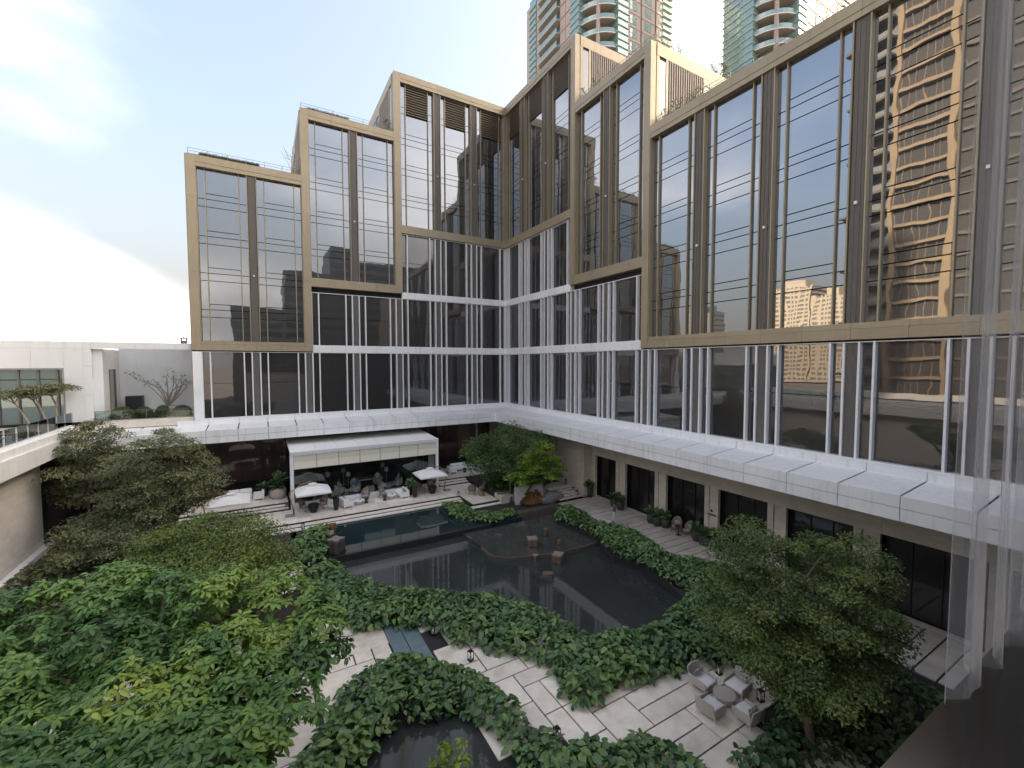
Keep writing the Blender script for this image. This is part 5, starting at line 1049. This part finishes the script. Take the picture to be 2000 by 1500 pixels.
# ------------------------------------------------------------------ furniture
def woven_armchair(label, loc, rz, pillow, group):
    e = empty('armchair', loc, rz, label, 'armchair', group)      # faces +y
    w, d = .40, .42
    MB().box(-w+.03, w-.03, -d+.05, d-.02, .22, .30).build('seat_base', 'rattan', e, bevel=.015)
    def back(u, v):
        x = (u-.5)*2*(w+.02); bow = .05*math.cos((u-.5)*math.pi); z = .20 + v*(.62 + .05*math.cos((u-.5)*math.pi)); return (x, -d - bow - v*.14, z)
    for nm, off in (('backrest', 0),):
        mb = MB(); mb.grid(back, 10, 4); mb.grid(lambda u, v: tuple(np.array(back(u, v)) + np.array([0, .045, 0])), 10, 4)
        n0 = 55
        for a in range(10):
            i = a*5+4; mb.f.append((i, i+5, i+5+n0, i+n0)); i2 = a*5; mb.f.append((i2+5, i2, i2+n0, i2+5+n0))
        for b in range(4): mb.f.append((b, b+1, b+1+n0, b+n0)); k = 50+b; mb.f.append((k+1, k, k+n0, k+1+n0))
        mb.build(nm, 'rattan', e)
    for sx in (-1, 1):
        a, b = sorted((sx*w, sx*(w+.05)))
        o = MB().prism([(a, -d-.02), (b, -d-.02), (b, d), (a, d)], .20, [.60, .60, .52, .52]).build('arm', 'rattan', e, bevel=.015)
        for sy in (-1, 1): MB().tube([(sx*(w+.0), sy*(d-.04), .22), (sx*(w+.04), sy*(d+.02), 0)], [.022, .014], 6).build('leg', 'white_paint', e)
    MB().box(-w+.01, w-.01, -d+.06, d+.01, .30, .43).build('seat_cushion', 'cushion', e, True, bevel=.04)
    if pillow:
        p = MB()
        def pf(sg):
            def f(u, v):
                k = (1-(2*u-1)**4)*(1-(2*v-1)**4); return ((u-.5)*.58, sg*.075*k, (v-.5)*.30)
            return f
        p.grid(pf(1), 8, 6); p.grid(pf(-1), 8, 6); o = p.build('pillow', 'pillow', e, True); o.location = (0, -d+.16, .59); o.rotation_euler = (R(-18), 0, 0)
    return e
m_, ntp, bp_ = new_mat('pillow'); tcn = ntp.nodes.new("ShaderNodeTexCoord"); ck = ntp.nodes.new("ShaderNodeTexChecker"); ck.inputs['Scale'].default_value = 22; ck.inputs['Color1'].default_value = (.75, .75, .75, 1); ck.inputs['Color2'].default_value = (.012, .012, .02, 1)
ntp.links.new(tcn.outputs['Object'], ck.inputs['Vector']); ntp.links.new(ck.outputs[0], bp_.inputs['Base Color']); bp_.inputs['Roughness'].default_value = .9
def face(p, q): return math.atan2(-(q[0]-p[0]), q[1]-p[1])
TBL = (-11.87, -38.25)
for (p, pil, lab) in (((-11.90, -37.33), 1, 'woven armchair with checked pillow, nearest the leafy hedge'), ((-10.95, -38.20), 1, 'woven armchair with checked pillow under the feathery tree'), ((-12.80, -38.32), 0, 'woven armchair seen from behind, white seat and no pillow'), ((-11.93, -39.18), 1, 'woven armchair nearest the bottom edge, back to the dark planting')):
    woven_armchair(lab, (p[0], p[1], -13.0), face(p, TBL), pil, 'armchairs round the low garden table').scale = (.86, .86, .86)
e = empty('round_table', (TBL[0], TBL[1], -13.0), 0, 'low round taupe table between the four garden armchairs', 'table')
MB().lathe([(.30, .04), (.34, .30)], 24).build('drum', 'rattan', e, True); MB().lathe([(.40, .30), (.41, .35), (.40, .36)], 28).build('table_top', 'rattan', e); MB().lathe([(.26, 0), (.26, .05)], 20).build('plinth', 'dark_wood', e)

def wicker_chair():
    e = empty('wicker_chair', (0, 0, 0)); 
    def sh_(u, v):
        a = math.pi*(1.08 + .84*u); r = .36 + .06*v; z = .38 + v*(.30 + .42*math.sin(math.pi*u)**.8); return (r*math.cos(a), .02 + r*math.sin(a)*(1+.18*v), z)
    o = MB().grid(sh_, 14, 6).build('backrest', 'wicker', e, True); md = o.modifiers.new('solid', 'SOLIDIFY'); md.thickness = .03
    se = MB().lathe([(.30, .34), (.36, .36), (.36, .40), (.2, .42)], 16).build('seat', 'wicker', e, True); MB().lathe([(.28, .40), (.31, .45), (.26, .50), (.05, .51)], 16).build('seat_cushion', 'cushion_grey', se, True)
    MB().box(-.2, .2, -.30, -.22, .5, .82).build('back_cushion', 'cushion_grey', e, True, bevel=.04)
    for sx in (-1, 1):
        for sy in (-1, 1): MB().tube([(sx*.22, sy*.22, .36), (sx*.29, sy*.30, 0)], [.02, .014], 6).build('leg', 'dark_wood', e)
    return e
WC = wicker_chair(); used = []
def place(proto, label, loc, rz, cat, group=None):
    o = proto if proto not in used else copy_tree(proto)
    if proto not in used: used.append(proto)
    o.location = loc; o.rotation_euler = (0, 0, rz); tag(o, label, cat, group); return o
G1 = 'wicker chairs on the pool terrace'
place(WC, 'wicker chair left of the black tub table under the left umbrella', (-24.05, -7.45, ZT), R(-125), 'chair', G1)
place(WC, 'wicker chair right of the black tub table under the left umbrella', (-22.55, -7.35, ZT), R(140), 'chair', G1)
place(WC, 'wicker chair between the pavilion sill and first white coffee table', (-18.85, -6.95, ZT), R(160), 'chair', G1)
place(WC, 'wicker chair facing the second white coffee table', (-17.25, -7.05, ZT), R(-140), 'chair', G1)
place(WC, 'wicker chair left of the tub table under the right umbrella', (-13.55, -7.3, ZT), R(-120), 'chair', G1)
place(WC, 'wicker chair behind the tub table under the right umbrella', (-12.5, -6.95, ZT), R(170), 'chair', G1)
place(WC, 'wicker chair on the terrace corner, left of two', (-9.55, -10.3, ZT), R(-30), 'chair', G1)
place(WC, 'wicker chair on the terrace corner, right of two', (-8.35, -10.0, ZT), R(35), 'chair', G1)
def tub(label, loc):
    e = empty('tub_table', loc, 0, label, 'table', 'black tub tables'); MB().lathe([(.24, 0), (.34, .25), (.42, .62), (.40, .64)], 18).build('tub', 'black', e, True); MB().lathe([(.40, .645), (.44, .66), (.43, .70)], 20).build('table_top', 'black', e); MB().box(-.06, .06, -.06, .06, .70, .80).build('candle_holder', 'clear_glass', e)
tub('black tub table under the left umbrella', (-23.35, -7.95, ZT)); tub('dark tub table under the right umbrella', (-12.75, -8.0, ZT))
def coffee(label, loc):
    e = empty('coffee_table', loc, 0, label, 'table', 'white topped coffee tables'); MB().lathe([(.30, 0), (.36, .18), (.33, .34)], 18).build('drum', 'rattan', e, True); MB().lathe([(.47, .34), (.48, .375), (.46, .39)], 24).build('table_top', 'white_paint', e); MB().lathe([(.05, .39), (.055, .47)], 8, (.1, .05, 0)).build('cup', 'black', e)
coffee('white topped coffee table beside the left sofa', (-19.6, -7.85, ZT)); coffee('white topped coffee table beside the right sofa', (-16.65, -7.65, ZT))
def stool(label, loc):
    e = empty('side_stool', loc, 0, label, 'stool', 'hourglass wooden stools'); MB().lathe([(.20, 0), (.09, .22), (.10, .26), (.21, .44)], 12).build('stem', 'dark_wood', e, True); MB().lathe([(.22, .44), (.23, .47), (.21, .48)], 14).build('seat', 'dark_wood', e)
stool('hourglass stool right of the first coffee table', (-18.95, -7.75, ZT)); stool('hourglass stool left of the second coffee table', (-17.3, -7.85, ZT))
def rattan_stool(label, loc):
    e = empty('rattan_stool', loc, 0, label, 'stool'); MB().lathe([(.22, 0), (.29, .16), (.24, .34)], 16).build('body', 'wicker', e, True); MB().lathe([(.25, .34), (.26, .37), (.2, .39)], 16).build('seat', 'wicker', e)
rattan_stool('round rattan stool between the two corner chairs', (-8.95, -11.1, ZT))
def sofa(label, loc, rz, w=1.5, pillows=2, group='white outdoor sofas'):
    e = empty('sofa', loc, rz, label, 'sofa', group); h = w/2; d = .42
    MB().box(-h, h, -d, d, .16, .24).build('frame', 'white_paint', e)
    for sx in (-1, 1):
        for sy in (-1, 1): MB().box(sx*(h-.05)-.03, sx*(h-.05)+.03, sy*(d-.05)-.03, sy*(d-.05)+.03, 0, .16).build('leg', 'white_paint', e)
    n = 2 if w > 1.2 else 1
    for i in range(n):
        a = -h+.06+i*(w-.12)/n; b = a+(w-.12)/n-.01; MB().box(a, b, -d+.14, d, .24, .42).build('seat_cushion', 'cushion', e, True, bevel=.04); MB().box(a, b, -d+.03, -d+.2, .42, .80).build('back_cushion', 'cushion', e, True, bevel=.05)
    for sx in (-1, 1):
        a, b = sorted((sx*h, sx*(h-.07))); MB().box(a, b, -d, d, .24, .60).build('arm', 'white_paint', e)
    MB().box(-h, h, -d-.02, -d+.02, .24, .72).build('back_panel', 'white_paint', e)
    for i in range(pillows):
        o = blob('pillow', 'cushion_grey', .22, .09, .19, 30+i, e, (-h+.35+.4*i, -d+.28, .62), 12, .04); o.rotation_euler = (R(-20), 0, R(12*(-1)**i))
    return e
sofa('white sofa with striped grey pillows beside the tall black planter', (-20.7, -7.8, ZT), R(-80), 1.5)
sofa('white sofa with grey pillows before the pair of tall planters', (-15.6, -7.55, ZT), R(95), 1.5)
sofa('white sofa with two plain cushions on the left lounge', (-28.9, -2.2, ZU), R(180), 1.9, 0)
sofa('single white armchair at the right end of the left lounge', (-27.4, -3.2, ZU), R(90), .95, 0)
sofa('white two seat sofa on the right lounge', (-7.6, -2.5, ZU), R(180), 1.9, 0)
sofa('white armchair left on the right lounge', (-8.8, -3.3, ZU), R(-90), .95, 0); sofa('white armchair right on the right lounge, by the round tree', (-6.0, -3.0, ZU), R(90), .95, 0)
stool('dark stool in front of the right lounge sofa', (-7.4, -3.7, ZU))
# umbrellas
def umbrella():
    e = empty('umbrella', (0, 0, 0)); s = 1.33; zc = 1.98
    rib = [(-s, -s), (0, -s*1.02), (s, -s), (s*1.02, 0), (s, s), (0, s*1.02), (-s, s), (-s*1.02, 0)]
    c = MB(); c.v.append((0, 0, zc+.50)); 
    for x, y in rib: c.v.append((x, y, zc - (.0 if 0 in (x, y) else .05)))
    for x, y in rib: c.v.append((x*.45, y*.45, zc+.29))
    for i in range(8): j = (i+1) % 8; c.f.append((1+i, 1+j, 9+j, 9+i)); c.f.append((9+i, 9+j, 0))
    for x, y in rib: c.v.append((x, y, zc-.16))
    for i in range(8): j = (i+1) % 8; c.f.append((1+j, 1+i, 17+i, 17+j))
    o = c.build('canopy', 'canvas', e)
    v = MB(); v.v.append((0, 0, zc+.62)); 
    for x, y in rib: v.v.append((x*.24, y*.24, zc+.50))
    for i in range(8): v.f.append((0, 1+i, 1+(i+1) % 8))
    v.build('vent_cap', 'canvas', o)
    for i in range(8): x, y = rib[i]; MB().tube([(0, 0, zc+.40), (x*.98, y*.98, zc-.07)], .012, 5).build('rib', 'white_paint', o)
    MB().tube([(-1.45, .05, .05), (-1.50, .05, .55)], .05, 8).build('mast_foot', 'black', e); MB().tube([(-1.50, .05, .5), (-1.78, .05, 1.85)], [.045, .04], 8).build('mast', 'wood', e); MB().tube([(-1.80, .05, 1.75), (-1.80, .05, 1.95)], .06, 8).build('mast_hinge', 'black', e)
    MB().tube([(-1.80, .05, 1.90), (-.9, .03, zc+.55), (-.1, 0, zc+.72)], .04, 8).build('boom', 'wood', e); MB().tube([(-.12, 0, zc+.72), (0, 0, zc+.55)], .03, 6).build('hanger', 'black', e)
    MB().box(-2.1, -1.4, -.30, .30, 0, .10).build('base', 'rock_grey', e, bevel=.02)
    return e
U = umbrella(); G2 = 'white cantilever umbrellas on the terrace'
place(U, 'white cantilever umbrella at the left front of the pavilion', (-23.4, -8.1, ZT), R(0), 'umbrella', G2)
place(U, 'white cantilever umbrella at the right front of the pavilion', (-12.95, -7.9, ZT), R(180), 'umbrella', G2)
place(U, 'white cantilever umbrella far left beside the lounge steps', (-29.3, -7.9, ZT), R(0), 'umbrella', G2)
# planters
def leafy(e, h0, r, hh, n, seed, m, L=.5, W=.28, broad=True):
    g = nprng(seed); a = g.uniform(0, 2*np.pi, n); el = g.uniform(.35, 1.35, n); D = np.stack([np.cos(a)*np.cos(el), np.sin(a)*np.cos(el), np.sin(el)], 1)
    P = np.stack([np.cos(a)*r*g.uniform(0, .8, n), np.sin(a)*r*g.uniform(0, .8, n), h0 + g.uniform(0, hh, n)], 1); D[:, 2] -= .25; D = unit(D)
    Nn = unit(np.array([0, 0, 1.0]) - D*.4 + g.normal(0, .2, (n, 3)))
    V, F, T = leaf_arrays(P, D, Nn, L*g.uniform(.6, 1.15, n), W*L*g.uniform(.8, 1.2, n)*2, g.uniform(.0, .9, n), .12, .3)
    link('foliage', np_mesh('foliage', V, F, T, m), e)
    st_ = MB()
    for i in range(4): st_.tube([(.05*math.cos(i*1.6), .05*math.sin(i*1.6), h0-.1), (.12*math.cos(i*1.6), .12*math.sin(i*1.6), h0+hh)], .015, 5)
    st_.build('stems', 'trunk', e)
def planter(label, loc, prof, m, fol, cat='planter', group=None, leafm='leaf_hedge'):
    e = empty('planter', loc, rng.uniform(0, 6), label, cat, group); po = MB().lathe(prof, 18).build('pot', m, e, True); h = prof[-1][1]; MB().lathe([(prof[-1][0]*.92, h-.08), (.02, h-.05)], 14).build('soil', 'soil', po); leafy(e, h-.05, prof[-1][0], *fol, leafm); return e
TALL = [(.17, 0), (.24, .5), (.26, .95), (.25, 1.02)]
planter('tall black planter with a dark plant beside the left sofa', (-21.6, -8.35, ZT), TALL, 'black_pot', (.25, 26, 301, ))
planter('tall black planter, front one of the pair right of the sofa', (-14.6, -8.35, ZT), TALL, 'black_pot', (.3, 24, 302))
planter('tall black planter, back one of the pair right of the sofa', (-14.75, -7.35, ZT), TALL, 'black_pot', (.3, 24, 303))
planter('big ribbed cream pot with palms beside the pavilion', (-25.85, -3.6, ZU), [(.42, 0), (.62, .12), (.70, .4), (.66, .72), (.60, .86)], 'clay_pot', (1.4, 90, 304))
planter('dark pot with broad leaves on the left lounge', (-27.0, -2.2, ZU), [(.3, 0), (.38, .3), (.36, .62)], 'black_pot', (.5, 40, 305))
TUBP = [(.26, 0), (.36, .30), (.36, .58), (.30, .72)]
GP = 'dark planters along the right wing'
for i, (x, y, s, lab) in enumerate(((.35, -16.0, 1, 'grey planter at the corner before the first window'), (.45, -19.2, 1, 'dark leafy planter left of the second pier'), (.35, -20.1, 1, 'dark leafy planter right of the second pier'), (.25, -23.7, 1, 'dark round planter, left of three by the third window'), (.15, -24.4, 1, 'dark round planter, middle of three by the third window'), (.45, -25.0, 1, 'dark round planter, right of three by the third window'), (.35, -27.9, 1, 'dark round planter below the wall sign, left'), (.15, -28.6, 1, 'dark round planter below the wall sign, middle'), (.40, -29.3, 1, 'dark round planter below the wall sign, right'), (.4, -37.9, 1, 'dark planter by the last window behind the feathery tree'))):
    planter(lab, (x, y, ZP), TUBP if i else TALL, 'grey_pot', (.4, 34, 310+i), group=GP)
# walkway chairs
WCH = place(WC, 'pale wicker chair left of the small walkway table', (.45, -26.0, ZP), R(110), 'chair', 'chairs by the walkway windows'); place(WC, 'pale wicker chair right of the small walkway table', (.5, -26.9, ZP), R(70), 'chair', 'chairs by the walkway windows')
e = empty('bistro_table', (.1, -26.5, ZP), 0, 'small round dark table between the walkway chairs', 'table'); MB().lathe([(.2, 0), (.03, .03), (.03, .62)], 12).build('pedestal', 'black', e); MB().lathe([(.30, .62), (.30, .65)], 18).build('table_top', 'dark_wood', e)
# lanterns
def lantern():
    e = empty('lantern', (0, 0, 0)); MB().box(-.11, .11, -.11, .11, 0, .03).build('base', 'black', e); MB().box(-.10, .10, -.10, .10, .40, .43).box(-.05, .05, -.05, .05, .43, .47).build('cap', 'black', e)
    for sx in (-.09, .09):
        for sy in (-.09, .09): MB().box(sx-.01, sx+.01, sy-.01, sy+.01, .03, .40).build('bar', 'black', e)
    MB().lathe([(.05, .03), (.05, .2)], 10).build('candle', 'cushion', e); MB().tube([(-.05, 0, .46), (0, 0, .54), (.05, 0, .46)], .008, 5).build('handle', 'black', e); return e
LN = lantern(); GL = 'black lanterns on the paving'
for (x, y, z, lab) in ((-16.43, -32.5, ZP, 'black lantern where the paving meets the long hedge bulge'), (-13.85, -35.75, ZP, 'black lantern on the paving near the armchairs'), (-18.4, -36.35, ZP, 'black lantern between the foreground leaves and paving'), (-23.1, -26.25, ZP, 'black lantern left of the blue stream'), (-20.1, -28.6, ZP, 'black lantern right of the blue stream'), (-19.3, -31.2, ZP, 'black lantern above the foreground pond planting'), (-10.66, -37.2, ZP, 'black lantern behind the two pillowed armchairs'), (-10.6, -38.9, ZP, 'black lantern right of the nearest armchair'), (-10.9, -10.15, ZT, 'black lantern at the terrace corner above the pool'), (-24.4, -10.9, -12.98, 'black lantern on the pool steps at left'), (-24.6, -18.1, -12.93, 'black lantern on the white steps left of the pool'), (-.55, -15.15, -12.85, 'black lantern on the lowest garden stair'), (-.5, -14.5, -12.7, 'black lantern on the middle garden stair'), (-.45, -13.2, -12.25, 'black lantern at the top of the garden stair'), (-25.3, -6.0, ZT, 'black lantern at the left post of the pavilion')):
    place(LN, lab, (x, y, z), rng.uniform(-.3, .3), 'lantern', GL)
# ------------------------------------------------------------------ people
def person(label, loc, rz, seated, cols, hair=True, arm=0.5):
    """body in one skin, grown from a joint tree; local +y is forward."""
    if seated:
        J = dict(pel=(0, 0, .52), spi=(0, -.06, .78), che=(0, -.08, 1.0), nec=(0, -.05, 1.15), hed=(0, -.02, 1.27), top=(0, -.02, 1.36), kl=(-.13, .44, .52), fl=(-.13, .46, .08), tl=(-.13, .62, .05), kr=(.13, .44, .54), fr=(.15, .52, .08), tr=(.15, .68, .05), hl=(-.1, .04, .5), hr=(.1, .04, .5), sl=(-.2, -.07, 1.06), sr=(.2, -.07, 1.06), el=(-.25, .05, .82), er=(.25, .05, .82), wl=(-.15, .26, .74), wr=(.15, .28, .76))
    else:
        J = dict(pel=(0, 0, .95), spi=(0, 0, 1.15), che=(0, 0, 1.35), nec=(0, .01, 1.48), hed=(0, .03, 1.59), top=(0, .03, 1.68), kl=(-.10, .05, .50), fl=(-.10, -.06, .08), tl=(-.10, .10, .04), kr=(.10, .12, .51), fr=(.11, .12, .08), tr=(.11, .28, .04), hl=(-.09, 0, .9), hr=(.09, 0, .9), sl=(-.19, 0, 1.41), sr=(.19, 0, 1.41), el=(-.25, -.02, 1.13), er=(.25, .0, 1.13), wl=(-.22, .18, .96+.15*arm), wr=(.22, .20, .98+.15*arm))
    Ed = [('pel', 'spi'), ('spi', 'che'), ('che', 'nec'), ('nec', 'hed'), ('hed', 'top'), ('pel', 'hl'), ('hl', 'kl'), ('kl', 'fl'), ('fl', 'tl'), ('pel', 'hr'), ('hr', 'kr'), ('kr', 'fr'), ('fr', 'tr'), ('che', 'sl'), ('sl', 'el'), ('el', 'wl'), ('che', 'sr'), ('sr', 'er'), ('er', 'wr')]
    Rd = dict(pel=.15, spi=.135, che=.15, nec=.055, hed=.095, top=.07, kl=.065, fl=.045, tl=.035, kr=.065, fr=.045, tr=.035, hl=.10, hr=.10, sl=.065, sr=.065, el=.045, er=.045, wl=.032, wr=.032)
    ks = list(J); me = bpy.data.meshes.new('person'); me.from_pydata([J[k] for k in ks], [(ks.index(a), ks.index(b)) for a, b in Ed], []); o = bpy.data.objects.new('person_body', me); col.objects.link(o)
    sk = o.modifiers.new('skin', 'SKIN'); sk.use_smooth_shade = True
    for i, k in enumerate(ks): me.skin_vertices[0].data[i].radius = (Rd[k], Rd[k]*.85)
    me.skin_vertices[0].data[0].use_root = True
    o.modifiers.new('sub', 'SUBSURF').levels = 1
    dg = bpy.context.evaluated_depsgraph_get(); nm = bpy.data.meshes.new_from_object(o.evaluated_get(dg)); bpy.data.objects.remove(o)
    e = empty('person', loc, rz, label, 'person')
    nm.materials.clear()
    for c in cols + ['skin', 'black']: nm.materials.append(MATS[c])
    for p in nm.polygons:
        c = p.center; head = c.z > J['nec'][2]+.03; hand = (c-Vector(J['wl'])).length < .10 or (c-Vector(J['wr'])).length < .10; foot = c.z < .1
        legs = (c.z < J['pel'][2]+.02) if not seated else (c.z < .66 and c.y > -.02 and abs(c.x) < .24) or c.z < .5
        p.material_index = 2 if (head or hand) else 3 if foot else 1 if legs else 0; p.use_smooth = True
    link('body', nm, e)
    hz = J['hed']; 
    h_ = MB().grid(lambda u, v: (hz[0]+.112*math.cos(u*2*math.pi)*math.cos((v-.15)*math.pi/1.7), hz[1]-.015+.118*math.sin(u*2*math.pi)*math.cos((v-.15)*math.pi/1.7), hz[2]+.02+.115*math.sin((v-.15)*math.pi/1.7)), 12, 6).build('hair', 'hair', e, True)
    MB().box(hz[0]-.012, hz[0]+.012, hz[1]+.09, hz[1]+.125, hz[2]-.02, hz[2]+.02).build('nose', 'skin', e, bevel=.005)
    return e
person('person standing on the right walkway in dark top and pale trousers', (-2.35, -22.2, ZP), R(35), False, ['shirt_grey', 'trousers_pale'])
person('person in white standing inside the pavilion at left', (-21.5, -2.0, ZU), R(150), False, ['shirt_white', 'trousers_dark'])
def tubchair(label, loc, rz):
    e = empty('tub_chair', loc, rz, label, 'chair', 'pale tub chairs in the pavilion')
    o = MB().grid(lambda u, v: ((.42+.03*v)*math.cos(math.pi*(.95+1.1*u)), (.40+.03*v)*math.sin(math.pi*(.95+1.1*u)), .12+v*(.45+.35*math.sin(math.pi*u))), 14, 5).build('backrest', 'linen', e, True); md = o.modifiers.new('solid', 'SOLIDIFY'); md.thickness = .08
    MB().lathe([(.36, .1), (.40, .2), (.40, .42), (.30, .46)], 16).build('seat', 'linen', e, True); MB().lathe([(.3, 0), (.3, .1)], 14).build('base', 'dark_wood', e)
tubchair('pale tub chair inside the pavilion holding a person in white', (-20.9, -5.2, ZU), R(-70)); person('person in white seated at the left pavilion table', (-20.85, -5.17, ZU), R(-70), True, ['shirt_white', 'shirt_white'])
tubchair('pale tub chair inside the pavilion holding a person in blue', (-19.35, -5.3, ZU), R(65)); person('person in a blue shirt seated at the left pavilion table', (-19.4, -5.28, ZU), R(65), True, ['shirt_blue', 'shirt_white'])
tubchair('empty pale tub chair behind the person in blue', (-19.2, -3.7, ZU), R(150)); tubchair('pale tub chair beside the piano', (-17.0, -3.6, ZU), R(170)); person('person in white seated beside the piano', (-17.0, -3.6, ZU), R(170), True, ['shirt_white', 'trousers_pale'])
tubchair('pale tub chair left of the right floor lamp', (-16.95, -5.2, ZU), R(-75)); tubchair('pale tub chair right of the right floor lamp', (-15.3, -5.2, ZU), R(70)); person('person seated right of the pavilion floor lamp', (-15.35, -5.2, ZU), R(70), True, ['linen', 'trousers_dark'])
for (x, y, lab) in ((-20.1, -5.1, 'dark round table between the white and blue guests'), (-16.1, -5.1, 'dark round table beside the right floor lamp')):
    e = empty('pavilion_table', (x, y, ZU), 0, lab, 'table', 'dark tables in the pavilion'); MB().lathe([(.22, 0), (.05, .04), (.05, .55)], 12).build('pedestal', 'black', e); MB().lathe([(.34, .55), (.34, .6)], 18).build('table_top', 'black', e)
for (x, y, lab) in ((-19.85, -3.95, 'cream shaded floor lamp behind the guests, front one'), (-20.0, -2.1, 'cream shaded floor lamp deep inside at left'), (-16.15, -3.8, 'cream shaded floor lamp right of the piano'), (-16.0, -1.6, 'cream shaded floor lamp deep inside at right')):
    e = empty('floor_lamp', (x, y, ZU), 0, lab, 'lamp', 'floor lamps in the pavilion'); MB().lathe([(.16, 0), (.16, .03), (.02, .04), (.02, 1.3)], 12).build('stand', 'lamp_shade', e); MB().lathe([(.21, 1.28), (.19, 1.68)], 16).build('lamp_shade', 'lamp_shade', e, True)
e = empty('piano', (-18.2, -3.2, ZU), R(0), 'dark red grand piano inside the pavilion', 'piano'); MB().prism([(-.75, -.7), (.75, -.7), (.75, -.1), (.35, .55), (-.1, 1.05), (-.6, 1.0), (-.75, .6)], .62, .95).build('case', 'mahogany', e, bevel=.02); MB().prism([(-.76, -.72), (.76, -.72), (.76, -.1), (.36, .56), (-.1, 1.07), (-.6, 1.02), (-.76, .6)], .952, .985).build('lid', 'mahogany', e); MB().box(-.7, .7, -.86, -.7, .68, .74).build('keyboard', 'white_paint', e)
for p in ((-.6, -.55), (.6, -.55), (-.3, .8)): MB().tube([(*p, 0), (*p, .62)], [.05, .07], 8).build('leg', 'mahogany', e)
